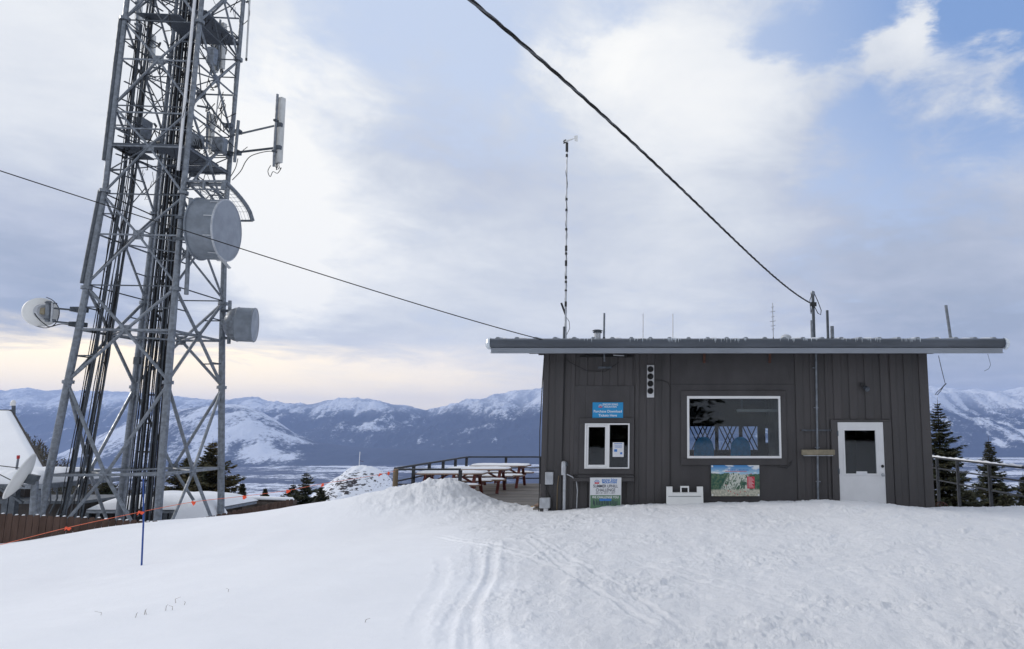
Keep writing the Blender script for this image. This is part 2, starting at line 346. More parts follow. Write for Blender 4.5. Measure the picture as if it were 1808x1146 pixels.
def ground(x, y):
    z = gbase(x, y)
    wob = .35*vnoise(x*.5, y*.5)
    rough = (.06+.94*sstep(x+.33*y+wob+.5*fbm(x*1.3, y*1.3, 3), -.35, 1.3))*sstep(np.hypot(x, y), 40, 18)
    pk = W(792, 880, 15.0); pile = np.exp(-(((x-pk.x)/1.6)**2+((y-pk.y)/1.2)**2))
    rough = np.maximum(rough, np.minimum(1, pile*1.4))
    z = z+.05*fbm(x*.35, y*.35, 3)+.012*fbm(x*1.1+.3*y, y*2.2, 3)*(1-rough)
    ch = fbm(x*4.5, y*4.5, 5, .6); patch = sstep(fbm(x*.9+5, y*.9+5, 3), -.25, .35)
    z = z+rough*(.040*fbm(x*1.6, y*1.9, 4, .6)+.066*np.maximum(ch, -.03)*(.25+.75*patch)+.010*fbm(x*14, y*14, 3, .6)*patch)
    z = z+pile*.13*fbm(x*2.8, y*2.8, 5, .62)
    z = z+rough*.018*fbm(x*3+9, y*7, 4, .6)*sstep(y, 11.5, 13)
    ed = 1+.6*fbm(x*6, y*6, 3); tm = sstep(x+.33*y+wob, -.45, .05)
    for x0, y0, x1, y1, wd, dp, wb in tracks:
        L = math.hypot(x1-x0, y1-y0); ux, uy = (x1-x0)/L, (y1-y0)/L
        s_ = (x-x0)*ux+(y-y0)*uy; t_ = (x-x0)*-uy+(y-y0)*ux
        near = (np.abs(t_) < .8) & (s_ > 0) & (s_ < L)
        sN = s_[near]; tN = t_[near]+wb*.5*vnoise(sN*.28+round(x0*3), sN*0+round(y0*5)+.3)
        m_ = sstep(sN, 0, .8)*sstep(sN, L, L-.8); q = tN/(wd*ed[near])
        z[near] = z[near]-dp*m_*tm[near]*(np.exp(-q**4)-.55*np.exp(-((np.abs(q)-1.6)/.5)**2)*(.5+ed[near]*.5))
    return z, rough
th = np.unique(np.r_[np.linspace(-52, 34, 1250), np.linspace(34, 308, 150)])
th = np.r_[th[:-1]]*math.pi/180
rr = np.r_[0.05, np.geomspace(1.5, 24, 640), np.geomspace(24.3, 60, 60), np.geomspace(63, 1600, 70)]
T, Rr = np.meshgrid(th, rr); X = Rr*np.sin(T); Y = Rr*np.cos(T); Z, RG = ground(X, Y)
nr, nt_ = X.shape; idx = np.arange(nr*nt_).reshape(nr, nt_); nx = np.roll(idx, -1, axis=1)
Q = np.stack([idx[:-1], nx[:-1], nx[1:], idx[1:]], -1).reshape(-1, 4)[:, ::-1]
go = arrmesh('snow_ground', np.stack([X, Y, Z], -1).reshape(-1, 3), Q, 'snow_ground', smooth=True)
at = go.data.attributes.new('rough', 'FLOAT', 'POINT'); at.data.foreach_set('value', RG.ravel().astype(np.float32))
tag(go, kind='structure')
def gz(x, y): return float(gbase(np.array([x]), np.array([y]))[0])

# ------------------------------------------------------------ valley and mountains
def farmat():
    m = bpy.data.materials.new('mountain'); m.use_nodes = True; t = NT(m.node_tree); b = t.N['Principled BSDF']
    g = t.n('ShaderNodeTexCoord'); v = g.outputs['Object']; at = t.n('ShaderNodeAttribute', attribute_name='snow')
    n1 = t.noise(v, .0011, 9, .62, .3); n2 = t.noise(t.vmul(v, (1, .45, 1)), .0045, 7, .7); n3 = t.noise(v, .02, 4, .7)
    s = t.m('ADD', at.outputs['Fac'], t.m('MULTIPLY', t.m('SUBTRACT', n1, .5), 1.5))
    s = t.m('ADD', s, t.m('MULTIPLY', t.m('SUBTRACT', n2, .5), 1.3)); s = t.m('ADD', s, t.m('MULTIPLY', t.m('SUBTRACT', n3, .5), 1.2))
    f = t.ss(s, .30, .70); sp = t.n('ShaderNodeSeparateXYZ'); t.L.new(v, sp.inputs[0])
    cloud_fade = t.ss(t.m('ADD', sp.outputs[2], t.m('MULTIPLY', t.m('SUBTRACT', n1, .5), 400)), 120, 560)   # high forest paled with height, low cloud painted into its colour
    t.L.new(t.mix(f, t.mix(cloud_fade, (.018, .024, .036), (.42, .46, .54)), (.74, .78, .86)), b.inputs['Base Color']); b.inputs['Roughness'].default_value = .9
    b.inputs['Specular IOR Level'].default_value = .1; M['mountain'] = m
    m = bpy.data.materials.new('valley'); m.use_nodes = True; t = NT(m.node_tree); b = t.N['Principled BSDF']
    g = t.n('ShaderNodeTexCoord'); v = g.outputs['Object']
    n1 = t.noise(t.vmul(v, (.35, 1, 1)), .0016, 8, .6, .5); n2 = t.noise(v, .008, 6, .65); n3 = t.noise(v, .035, 3, .6)
    s = t.m('ADD', n1, t.m('MULTIPLY', t.m('SUBTRACT', n2, .5), .55)); s = t.m('ADD', s, t.m('MULTIPLY', t.m('SUBTRACT', n3, .5), .35))
    t.L.new(t.mix(t.ss(s, .50, .58), (.050, .056, .080), (.76, .79, .86)), b.inputs['Base Color'])
    b.inputs['Roughness'].default_value = .9; b.inputs['Specular IOR Level'].default_value = .1; M['valley'] = m
farmat()
sil = [(-900, 690), (-500, 700), (-200, 690), (0, 698), (40, 692), (70, 699), (130, 702), (200, 701), (250, 706), (300, 708), (400, 715), (440, 712), (470, 721), (500, 723), (545, 722), (570, 714), (600, 709), (630, 712), (670, 721), (720, 729), (750, 735), (775, 731), (800, 722), (830, 716), (870, 708), (900, 702), (960, 690), (1200, 680), (1500, 690), (1640, 690), (1700, 698), (1750, 700), (1808, 694), (2300, 690), (3200, 690)]
hill = [(100, 812), (160, 782), (200, 762), (240, 745), (300, 728), (350, 722), (400, 717), (430, 719), (460, 731), (490, 748), (520, 768), (560, 785), (640, 795), (760, 800), (900, 806), (1000, 812)]
PX = np.r_[np.linspace(-900, -60, 60), np.linspace(-50, 1000, 700), np.linspace(1010, 1600, 60), np.linspace(1606, 1860, 230), np.linspace(1870, 3200, 50)]
def zof(py, Y): return np.array([W(CX, p, 1.0).z-EZ for p in py])*Y
def fan(Ys, zf, name, m, kind='structure'):
    P, YY = np.meshgrid(PX, Ys); XX = (P-CX)/F*YY*(1/ (CP))*1.0
    XX = (P-CX)/F*YY/np.array(ray(CX, 750).y)*1.0
    ZZ, SN = zf(P, XX, YY); n1, n2 = P.shape; ix = np.arange(n1*n2).reshape(n1, n2)
    Fq = np.stack([ix[:-1, :-1], ix[:-1, 1:], ix[1:, 1:], ix[1:, :-1]], -1).reshape(-1, 4)
    o = arrmesh(name, np.stack([XX, YY, ZZ], -1).reshape(-1, 3), Fq, m, smooth=True)
    a = o.data.attributes.new('snow', 'FLOAT', 'POINT'); a.data.foreach_set('value', SN.ravel().astype(np.float32)); return tag(o, kind=kind)
def rng(P, X, Y):
    sp = np.interp(P, [s[0] for s in sil], [s[1] for s in sil])
    t = (Y-10200)/(15000-10200); zr = (W(CX, 0, 1).z*0)+np.interp(sp, [600, 850], [W(CX, 600, 1).z-EZ, W(CX, 850, 1).z-EZ])*15000
    up = sstep(t, -.02, 1.0)**.9; dn = sstep(t, 1.5, 1.0)
    z0 = -470; rg = fbm(X/1900+3, Y/1900, 6, .52, True); rg2 = fbm(X/500, Y/900, 4, .55, True)
    tt = np.clip(t, 0, 1); env = np.sin(math.pi*tt)**.8
    z = z0+(zr-z0)*up*np.where(t > 1, .35+.65*dn, 1)+env*(270*rg+60*rg2)+np.where(t > .9, 14*rg2, 0)
    right = sstep(P, 1400, 1640)
    gl = fbm(X/420+.0006*Y, Y/2600, 5, .6, True); z = z+env*45*gl*sstep(z, -460, -150)
    sn = -.10+.30*sstep(z, -50, 480)+.30*rg+.55*(gl-.35)+right*.22+.2*sstep(P, 760, 900)*sstep(z, 60, 380)*(1-right)-.35*sstep(z, -250, -450)*(1)  # the P term whitens tops left of the hut, imitating low cloud over them
    z = np.where(t < 0, -478, z)
    return z, sn
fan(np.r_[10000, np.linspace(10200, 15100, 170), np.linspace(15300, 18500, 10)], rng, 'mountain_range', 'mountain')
def hl(P, X, Y):
    hp = np.interp(P, [-900, 60]+[s[0] for s in hill]+[1300], [900, 830]+[s[1] for s in hill]+[900])
    k = (hp-750)/F
    ztop = -np.interp(hp, [600, 1000], [-(W(CX, 600, 1).z-EZ), -(W(CX, 1000, 1).z-EZ)])*9600
    t = (Y-7900)/1700; up = sstep(t, 0, 1.05); dn = sstep(t, 1.9, 1.05)
    g = fbm(X/700, Y/700, 6, .55, True)
    h = np.maximum(ztop+490, 0)
    z = -490+h*np.where(t > 1, dn, up)+np.sin(math.pi*np.clip(t, 0, 1))*g*50*np.clip(h/300, 0, 1)
    sn = .40*sstep(P, 620, 480)+.45*(g-.2)+.06-.6*sstep(P, 500, 640)-.25*sstep(z, -380, -470)
    return z, sn
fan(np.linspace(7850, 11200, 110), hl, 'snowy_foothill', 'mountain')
MB().add([(-30000, 900, -472), (30000, 900, -472), (30000, 11000, -472), (-30000, 11000, -472)], [(0, 1, 2, 3)]).build('valley_floor', 'valley')['kind'] = 'structure'

# ------------------------------------------------------------ rocky snow knoll beyond the crest
def knoll():
    m = bpy.data.materials.new('rocky_snow'); m.use_nodes = True; t = NT(m.node_tree); b = t.N['Principled BSDF']
    g = t.n('ShaderNodeTexCoord'); v = g.outputs['Object']
    mp = t.n('ShaderNodeMapping'); mp.inputs['Rotation'].default_value = (0, R(-38), 0); mp.inputs['Scale'].default_value = (.8, 1, 2.6); t.L.new(v, mp.inputs[0])
    n1 = t.noise(mp.outputs[0], .9, 6, .65); at = t.n('ShaderNodeAttribute', attribute_name='snow')
    f = t.ss(t.m('ADD', n1, at.outputs['Fac']), .50, .56)
    t.L.new(t.mix(f, (.05, .045, .05), (.78, .81, .88)), b.inputs['Base Color']); b.inputs['Roughness'].default_value = .9; M['rocky_snow'] = m
    Yk = 150; c = W(637, 833, Yk); xs = np.linspace(-13, 12, 160); ys = np.linspace(-14, 14, 120); Xg, Yg = np.meshgrid(xs, ys)
    prof = np.interp(Xg, [-13, -8.5, -4, -1.5, .5, 3.2, 5.2, 7.2, 9, 12], [-9, -5.6, -2.2, -.4, 0, -.5, -1.5, -5.4, -8, -11])
    Zg = prof-np.abs(Yg+1)**1.25*.28+.45*fbm(Xg/2.2, Yg/2.2, 5, .55, True)
    n1, n2 = Xg.shape; ix = np.arange(n1*n2).reshape(n1, n2)
    Fq = np.stack([ix[:-1, :-1], ix[:-1, 1:], ix[1:, 1:], ix[1:, :-1]], -1).reshape(-1, 4)
    o = arrmesh('snow_knoll', np.stack([Xg+c.x, Yg+c.y, Zg+c.z+1.3], -1).reshape(-1, 3), Fq, 'rocky_snow', smooth=True); tag(o, kind='structure')
    sn = .16-.15*np.exp(-((Xg-.5)/4.2)**2-((Zg+3.2)/2.3)**2)+.12*sstep(Zg, -1.0, -.2)
    a = o.data.attributes.new('snow', 'FLOAT', 'POINT'); a.data.foreach_set('value', sn.ravel().astype(np.float32))
    t = thing('weather_mast', 'thin white mast standing on the rocky snow knoll', 'mast', (c.x, Yk-1, c.z-.6))
    MB().cyl((c.x, Yk-1, c.z-.6), (c.x, Yk-1, c.z+4.3), .07, 8).build('pole', 'white_paint', t)
    MB().beam((c.x, Yk-1, c.z+2.4), (c.x+.9, Yk-1, c.z+2.2), .08).build('wind_sock', 'rust', t)
knoll()

# ------------------------------------------------------------ trees
def spruce_arrays(h, rad, seed, nb=26, dens=1.0, leaf=.09, lean=0.0, two=False):
    g = np.random.default_rng(seed); P = []
    A = []; Bv = []
    z = h*.06
    while z < h*.985:
        k = z/h; rl = rad*1.2*(1-k)**.92*(.7+.6*g.random())+.03; leaf_ = leaf; leaf = leaf*(.40+.60*min(1, (1-k)*2.2)); nbr = max(4, int(nb*(.35+.65*(1-k))*.5))
        for j in range(nbr):
            a = g.random()*2*math.pi; L = rl*(.65+.55*g.random()); drop = -.10-.25*(1-k)
            n = max(4, int(L/leaf*1.6*dens)); s = (np.arange(n)+g.random(n))/n
            bx = np.cos(a)*s*L; by = np.sin(a)*s*L; bz = z+drop*s*L+.28*L*s**2.4
            wv = L*.20*(1-s*.75)+leaf*.3
            for q in range(int(3+2*dens)):
                off = (g.random(n)*2-1)*wv
                x = bx-np.sin(a)*off; y = by+np.cos(a)*off; zz = bz-np.abs(off)*.3+(g.random(n)-.5)*leaf*.7
                ang = a+np.sign(off)*(.5+.5*g.random(n)); ll = leaf*(.8+.9*g.random(n))
                d = np.stack([np.cos(ang)*ll, np.sin(ang)*ll, (g.random(n)-.55)*ll*.9], -1)
                sd_ = np.stack([-np.sin(ang)*ll*.28, np.cos(ang)*ll*.28, (g.random(n)-.5)*ll*.5], -1)
                c = np.stack([x, y, zz], -1); A.append(np.stack([c-sd_, c+sd_, c+d+sd_*.2, c+d-sd_*.2], 1))
        leaf = leaf_; z += h/46*(.7+.6*g.random())*(1.25-.75*k)
    V = np.concatenate(A).reshape(-1, 3); V[:, 0] += lean*V[:, 2]
    return V, np.arange(len(V)).reshape(-1, 4)
def spruce(px, ptop, Y, h, rad, label, seed, m='needles', leaf=.1, dens=1.0, nb=26, group='trees standing around the summit', name='spruce_tree', cat='tree', base=None):
    p = W(px, ptop, Y); z0 = p.z-h
    t = thing(name, label, cat, (p.x, Y, z0), group)
    V, Fq = spruce_arrays(h, rad, seed, nb, dens, leaf)
    arrmesh('crown', V, Fq, m, t)
    b = MB().tube([(p.x, Y, z0-1), (p.x, Y, z0+h*.5), (p.x, Y, z0+h*.98)], [h*.018, h*.011, .012], 8).tube([(p.x, Y, z0+h*.97), (p.x, Y, z0+h*1.02)], [.012, .004], 5)
    g = random.Random(seed)
    for i in range(40):
        k = .06+.85*i/40; a = g.random()*6.28; L = rad*(1-k)**.85*.8; b.tube([(p.x, Y, z0+h*k), (p.x+math.cos(a)*L, Y+math.sin(a)*L, z0+h*k-.1*L)], [.02*h/8, .006], 5)
    b.build('trunk', 'bark', t); return t
spruce(1655, 708, 24, 7.2, 1.9, 'tall dark spruce half hidden by the right corner of the grey building', 1, leaf=.10, dens=1.2, nb=32)
spruce(1745, 775, 30, 6.8, 1.65, 'dense upright spruce behind the right hand railing, standing alone against the mountains', 2, leaf=.12, dens=1.2, nb=34)
spruce(1694, 848, 27, 4.2, 1.25, 'short spruce behind the railing just right of the tall corner spruce', 3, leaf=.1, nb=30)
spruce(1716, 862, 25.5, 3.8, 1.1, 'lowest little spruce behind the railing between two larger ones', 4, leaf=.1, nb=30)
spruce(1806, 838, 31, 5.2, 1.4, 'spruce cut off by the right edge of the photo behind the railing', 5, leaf=.12, nb=30)
spruce(1772, 865, 29, 4.0, 1.2, 'small spruce behind the last railing post on the right', 14, leaf=.12, nb=30)
spruce(542, 833, 42, 9, 3.3, 'dark bushy spruce at the end of the brown fence, taller of the pair', 6, leaf=.17, dens=1.1, nb=34)
spruce(568, 857, 41, 7, 2.2, 'shorter dark spruce right beside the taller one left of the snow knoll', 7, leaf=.16, dens=1.1, nb=34)
spruce(518, 852, 43, 7, 2.4, 'small spruce on the left shoulder of the bushy fence end spruce', 15, leaf=.16, dens=1.1, nb=34)
spruce(376, 778, 38, 7.5, 3.3, 'broad olive brown conifer behind the right leg of the lattice tower', 8, m='needles_brown', leaf=.17, nb=34)
spruce(332, 806, 40, 6.2, 2.4, 'olive conifer seen through the lattice tower, left of the broad one', 9, m='needles_brown', leaf=.17, nb=30)
spruce(428, 852, 46, 4.8, 1.1, 'little dark conifer above the flat shed roof, nearest the tower leg', 10, leaf=.17, nb=30)
spruce(469, 861, 52, 4.5, .8, 'tiny lone conifer above the right end of the flat shed roof', 11, leaf=.17, nb=30)
spruce(191, 826, 50, 5, 1.0, 'small dark conifer seen through the tower just left of its middle', 12, leaf=.17, nb=28)
# hillside wood behind the lodge (one mass)
def wood():
    g = np.random.default_rng(5); VV = []; 
    for i in range(330):
        px = g.uniform(40, 330); Yt = g.uniform(65, 110); top = np.interp(px, [40, 60, 110, 150, 230, 330], [758, 768, 806, 836, 856, 868])+g.uniform(0, 26)
        p = W(px, top, Yt); h = g.uniform(8, 12); n = 170; s = g.random(n)**.8; r = .9*(s)**.9*g.random(n)**.5
        a = g.random(n)*6.28; z = p.z-s*h; c = np.stack([p.x+np.cos(a)*r, Yt+np.sin(a)*r, z], -1)
        L = .20+.22*g.random(n); d = np.stack([np.cos(a)*L*.7, np.sin(a)*L*.7, L*g.uniform(.2, 1.3, n)], -1); w_ = np.stack([-np.sin(a)*.06, np.cos(a)*.06, 0*a], -1)
        VV.append(np.stack([c-w_, c+w_, c+d+w_*.4, c+d-w_*.4], 1))
        c = np.array([[[p.x-.07, Yt, p.z-h-6], [p.x+.07, Yt, p.z-h-6], [p.x+.01, Yt, p.z], [p.x-.01, Yt, p.z]]]); VV.append(c)
    V = np.concatenate(VV).reshape(-1, 3); o = arrmesh('hillside_wood', V, np.arange(len(V)).reshape(-1, 4), 'bare_wood_stuff')
    tag(o, 'brownish bare winter wood on the hillside behind the snowy lodge roof', 'woodland', kind='stuff')
wood()
# wood behind the photographer (reflected in the window panes)
t0 = thing('spruce_tree', 'spruce behind the photographer, reflected in the window panes', 'tree', (0, 0, 0), 'spruces behind the photographer')
V, Fq = spruce_arrays(9, 2.0, 77, 24, .5, .3); arrmesh('crown', V, Fq, 'needles', t0)
MB().tube([(0, 0, -1), (0, 0, 8.8)], [.16, .02], 8).build('trunk', 'bark', t0)
for i, (x, y, s) in enumerate([(-9, -16, 1.1), (-5.5, -19, 1.4), (-2.2, -17, 1.0), (0.2, -20, 1.4), (13, -19, 1.3), (-13, -21, 1.5), (16, -22, 1.4), (-18, -20, 1.3)]):
    o = t0 if i == 0 else copy_tree(t0); o.location = (x, y, gz(x, y)-.2); o.scale = (s, s, s); o.rotation_euler.z = i*1.3

# ------------------------------------------------------------ grey ticket building
def X_(px, py=760, Y=FD): return W(px, py, Y).x
def Z_(py, Y=FD): return W(CX, py, Y).z
B = thing('ticket_building', 'dark grey flat roofed ticket building with vertical board siding', 'building', (2.2, FD, 0))
XL, XR = X_(957), X_(1643); ZT = Z_(621, 13.25)+.10; ZB = -.9; BD = 5.2
DX0, DX1 = X_(1478), X_(1559); DZ1 = Z_(745); DZ0 = DZ1-2.03
wx0, wx1, wz0, wz1 = X_(1213), X_(1378), Z_(809), Z_(699.5)
tx0, tx1, tz0, tz1 = X_(1033.5), X_(1112), Z_(827), Z_(747.5)
def wall_with_holes(mb, x0, x1, z0, z1, y0, y1, holes):
    xs = sorted({x0, x1, *[h[0] for h in holes], *[h[1] for h in holes]})
    for a, b in zip(xs[:-1], xs[1:]):
        hs = sorted([(h[2], h[3]) for h in holes if h[0] <= a+1e-6 and h[1] >= b-1e-6]); z = z0
        for lo, hi in hs:
            if lo > z: mb.box((a, y0, z), (b, y1, lo))
            z = hi
        if z < z1: mb.box((a, y0, z), (b, y1, z1))
    return mb
holes = [(wx0, wx1, wz0, wz1), (tx0, tx1, tz0, tz1), (DX0, DX1, DZ0, DZ1)]
wall_with_holes(MB(), XL, XR, ZB, ZT, FD, FD+.14, holes).build('front_wall', 'siding', B)
bx = [(X_(a), X_(b)) for a, b in ((1217, 1262), (1268, 1304), (1310, 1337))]
bh = [(a*(FD+BD)/FD, b*(FD+BD)/FD, Z_(794, FD+BD), Z_(753, FD+BD)) for a, b in bx]
bh.append((X_(1350)*(FD+BD)/FD, X_(1372)*(FD+BD)/FD, Z_(782, FD+BD), Z_(756, FD+BD)))
ZTB = ZT+BD*.075
wall_with_holes(MB(), XL+.01, XR-.01, ZB, ZTB, FD+BD-.14, FD+BD, bh).build('back_wall', 'siding', B)
for xx in (XL, XR-.14):
    MB().add([(xx, FD+.14, ZB), (xx+.14, FD+.14, ZB), (xx+.14, FD+BD-.14, ZB), (xx, FD+BD-.14, ZB), (xx, FD+.14, ZT), (xx+.14, FD+.14, ZT), (xx+.14, FD+BD-.14, ZTB-.02), (xx, FD+BD-.14, ZTB-.02)],
             [(0, 3, 2, 1), (4, 5, 6, 7), (0, 1, 5, 4), (1, 2, 6, 5), (2, 3, 7, 6), (3, 0, 4, 7)]).build('side_wall', 'siding', B)
MB().box((XL+.14, FD+.14, -.35), (XR-.14, FD+BD-.14, -.30)).build('interior_floor', 'interior', B)
MB().box((X_(1180), FD+.16, -.30), (X_(1183), FD+BD-.16, ZT-.05)).build('partition', 'interior', B)
MB().box((X_(1420), FD+.16, -.30), (X_(1424), FD+BD-.16, ZT-.05)).build('partition', 'interior', B)
MB().box((XL+.15, FD+.16, ZT-.06), (XR-.15, FD+BD-.16, ZT-.03)).build('ceiling', 'interior', B)
# raised boards
zt = ZT-.0
def board(px0, px1, ztop, zbot):
    j = random.uniform(0, .004); MB().box((X_(px0), FD-.024+j, zbot), (X_(px1), FD-.001, ztop)).build('raised_board', 'siding', B, bevel=.004)
for a, b in ((957, 967), (980, 993.5), (1007, 1014)): board(a, b, zt, ZB)
for k in range(4): board(1022+k*27, 1035.5+k*27, zt, Z_(681))
for k in range(4): board(1026+k*27, 1039+k*27, Z_(850), ZB)
for a, b in ((1121, 1128), (1142, 1155.5), (1169, 1183)): board(a, b, zt, ZB)
for a, b in ((1406, 1419), (1432, 1446), (1459, 1464)): board(a, b, zt, ZB)
for k in range(4): board(1473.5+k*28, 1487.5+k*28, zt, Z_(740))
for a, b in ((1575, 1586), (1600, 1614), (1627, 1643)): board(a, b, zt, ZB)
nl = MB()
for px in (962, 973, 986, 1010, 1125, 1149, 1176, 1412, 1439, 1452, 1580, 1607, 1635):
    for py in (640, 700, 760, 820, 875): nl.lathe((X_(px)+random.uniform(-.03, .03), FD-.0245, Z_(py)+random.uniform(-.02, .02)), (0, -1, 0), [(0, .006), (.002, .004), (.003, 0)], 6)
nl.build('nail_heads', 'rust', B)
wall_with_holes(MB(), X_(1184), X_(1404), ZB, ZT, FD-.018, FD-.001, [(wx0, wx1, wz0, wz1)]).build('plywood_panel', 'siding_panel', B)
MB().box((X_(1184), FD-.022, Z_(679)), (X_(1404), FD-.019, Z_(678))).build('panel_seam', 'black', B)
wall_with_holes(MB(), X_(1014), X_(1120), Z_(838), Z_(681), FD-.030, FD-.001, [(tx0, tx1, tz0, tz1)]).build('plywood_panel', 'siding_panel', B, bevel=.003)
# trims
def ring(mb, o, i, y0, y1):
    (ax, az, bx_, bz), (cx_, cz, dx_, dz) = o, i
    mb.box((ax, y0, az), (bx_, y1, cz)); mb.box((ax, y0, dz), (bx_, y1, bz)); mb.box((ax, y0, cz), (cx_, y1, dz)); mb.box((dx_, y0, cz), (bx_, y1, dz)); return mb
ring(MB(), (X_(1202), Z_(821), X_(1388), Z_(690)), (wx0, wz0, wx1, wz1), FD-.055, FD-.019).build('window_trim', 'siding_panel', B, bevel=.004)
ring(MB(), (X_(1024), Z_(838), X_(1120), Z_(738)), (tx0, tz0, tx1, tz1), FD-.065, FD-.031).build('window_trim', 'siding_panel', B, bevel=.004)
ring(MB(), (X_(1466), DZ0-.1, X_(1573), Z_(741)), (DX0, DZ0-.09, DX1, DZ1), FD-.05, FD-.001).build('door_trim', 'siding', B, bevel=.004)
MB().box((X_(1016), FD-.17, Z_(849)), (X_(1121), FD-.001, Z_(843))).box((X_(1022), FD-.12, Z_(843)), (X_(1120), FD-.031, Z_(838.5))).build('ledge', 'siding_panel', B, bevel=.004)
# big window
wn = MB(); ring(wn, (wx0, wz0, wx1, wz1), (X_(1217), Z_(805), X_(1374.5), Z_(704)), FD-.075, FD+.04); wf = wn.build('window', 'white_vinyl', B, bevel=.004)
MB().box((X_(1217), FD-.03, Z_(805)), (X_(1374.5), FD-.024, Z_(704))).build('pane', 'glass', wf)
# ticket window: fixed and sliding light
wn = MB(); ring(wn, (tx0, tz0, tx1, tz1), (X_(1036.5), Z_(825), X_(1109.5), Z_(750)), FD-.085, FD+.04); wn.box((X_(1072.5), FD-.08, Z_(825)), (X_(1077), FD-.03, Z_(750)))
tf = wn.build('window', 'white_vinyl', B, bevel=.003)
sx0, sx1 = X_(1036.7), X_(1072.4)
ring(MB(), (sx0, Z_(824.8), sx1, Z_(750.2)), (X_(1040), Z_(820.5), X_(1069), Z_(754)), FD-.06, FD-.02).build('sliding_sash', 'white_vinyl', tf)
MB().box((X_(1040), FD-.045, Z_(820.5)), (X_(1069), FD-.040, Z_(754))).build('pane', 'glass', tf)
MB().box((X_(1077), FD-.055, Z_(825)), (X_(1109.5), FD-.050, Z_(750))).build('pane', 'glass', tf)
# door
gx0, gx1, g0, g1 = X_(1490), X_(1544), Z_(836), Z_(760)
dm = wall_with_holes(MB(), DX0+.006, DX1-.006, DZ0, DZ1-.006, FD-.035, FD+.01, [(gx0, gx1, g0, g1)]).build('door', 'white_paint', B)
ring(MB(), (gx0-.035, g0-.035, gx1+.035, g1+.035), (gx0, g0, gx1, g1), FD-.045, FD-.0355).build('glazing_bead', 'white_paint', dm, bevel=.003)
MB().box((gx0, FD-.02, g0), (gx1, FD-.014, g1)).build('pane', 'glass', dm)
MB().box((X_(1508), FD-.05, Z_(838)), (X_(1527), FD-.046, Z_(832))).build('paper_slip', 'paper', dm)
kx = X_(1554.5)
MB().lathe((kx, FD-.035, Z_(838)), (0, -1, 0), [(0, .035), (.012, .033), (.02, .014), (.045, .014), (.05, .028), (.07, .030), (.08, .018), (.081, 0)], 16).build('handle', 'galv_pale', dm, True)
MB().lathe((kx, FD-.035, Z_(823)), (0, -1, 0), [(0, .030), (.02, .028), (.025, .0)], 16).build('deadbolt', 'black', dm, True)
for py in (765, 832): MB().box((DX0-.02, FD-.06, Z_(py)-.05), (DX0+.01, FD-.045, Z_(py)+.05)).build('hinge', 'galv_dark', dm)
# roof, ribs, gutter
RX0, RX1, RY0, RY1 = W(868, 610, 13.25).x, W(1770, 610, 13.25).x, 13.27, 20.1
SL = .075
def zr(y, k=0): return ZT+.002+(y-13.25)*SL+k
rf = MB(); 
def slab(mb, x0, x1, y0, y1, k0, k1):
    mb.add([(x0, y0, zr(y0, k0)), (x1, y0, zr(y0, k0)), (x1, y1, zr(y1, k0)), (x0, y1, zr(y1, k0)), (x0, y0, zr(y0, k1)), (x1, y0, zr(y0, k1)), (x1, y1, zr(y1, k1)), (x0, y1, zr(y1, k1))],
           [(0, 3, 2, 1), (4, 5, 6, 7), (0, 1, 5, 4), (1, 2, 6, 5), (2, 3, 7, 6), (3, 0, 4, 7)])
slab(rf, RX0+.02, RX1-.02, RY0+.06, RY1, 0.0, .10); roof = rf.build('roof', 'siding', B)
sh = MB(); slab(sh, RX0, RX1, RY0-.03, RY1+.03, .145, .155); sh.build('metal_sheet', 'metal_roof', roof)
x = RX0+.12; i = 0
while x < RX1-.1:
    r_ = MB(); w1, w2, hh = .05, .022, .03
    y0, y1 = RY0-.05, RY1
    r_.add([(x-w1, y0, zr(y0, .156)), (x-w2, y0, zr(y0, .156+hh)), (x+w2, y0, zr(y0, .156+hh)), (x+w1, y0, zr(y0, .156)), (x-w1, y1, zr(y1, .156)), (x-w2, y1, zr(y1, .156+hh)), (x+w2, y1, zr(y1, .156+hh)), (x+w1, y1, zr(y1, .156))],
           [(0, 1, 2, 3), (7, 6, 5, 4), (0, 4, 5, 1), (1, 5, 6, 2), (2, 6, 7, 3), (3, 7, 4, 0)])
    r_.build('roof_rib', 'metal_roof', roof); x += .373
gz1, gz0 = Z_(598.5, 13.2), Z_(614, 13.2)
gt = MB(); prof = [(13.26, gz1), (13.16, gz1+.004), (13.12, gz1-.02), (13.11, gz1-.10), (13.15, gz0+.01), (13.20, gz0), (13.26, gz0)]
n = len(prof); vs = [(xx, a, b) for xx in (RX0, RX1) for a, b in prof]
gt.add(vs, [(k, (k+1) % n, n+(k+1) % n, n+k) for k in range(n)]+[tuple(range(n)), tuple(range(2*n-1, n-1, -1))])
gut = gt.build('gutter', 'gutter', B, True)
for xx, s_ in ((RX0, -1), (RX1, 1)):
    MB().lathe((xx, 13.19, (gz0+gz1)/2-.005), (s_, 0, 0), [(0, .115), (.04, .118), (.07, .095), (.09, .07), (.11, 0)], 8).build('end_cap', 'ice', gut)
fl = MB(); fl.box((RX0, 13.215, Z_(622.5, 13.2)), (RX1-.02, 13.235, gz0-.002)); fl.box((RX0, 13.17, Z_(623.5, 13.2)), (RX1-.02, 13.26, Z_(622.7, 13.2))); fl.box((RX0, 13.198, gz0-.024), (RX1-.02, 13.214, gz0-.004)); fl.build('flashing', 'flashing', B)
MB().box((RX0+.02, 13.262, ZT-.02), (RX1-.02, 13.33, ZT+.12)).build('fascia_board', 'siding', B)
g = random.Random(3); clusters = [(1130, 6), (1185, 12), (1250, 6), (1290, 7), (1300, 5), (1395, 6), (1430, 9), (1500, 6), (1540, 8), (1610, 10), (1040, 4)]
ic = MB()
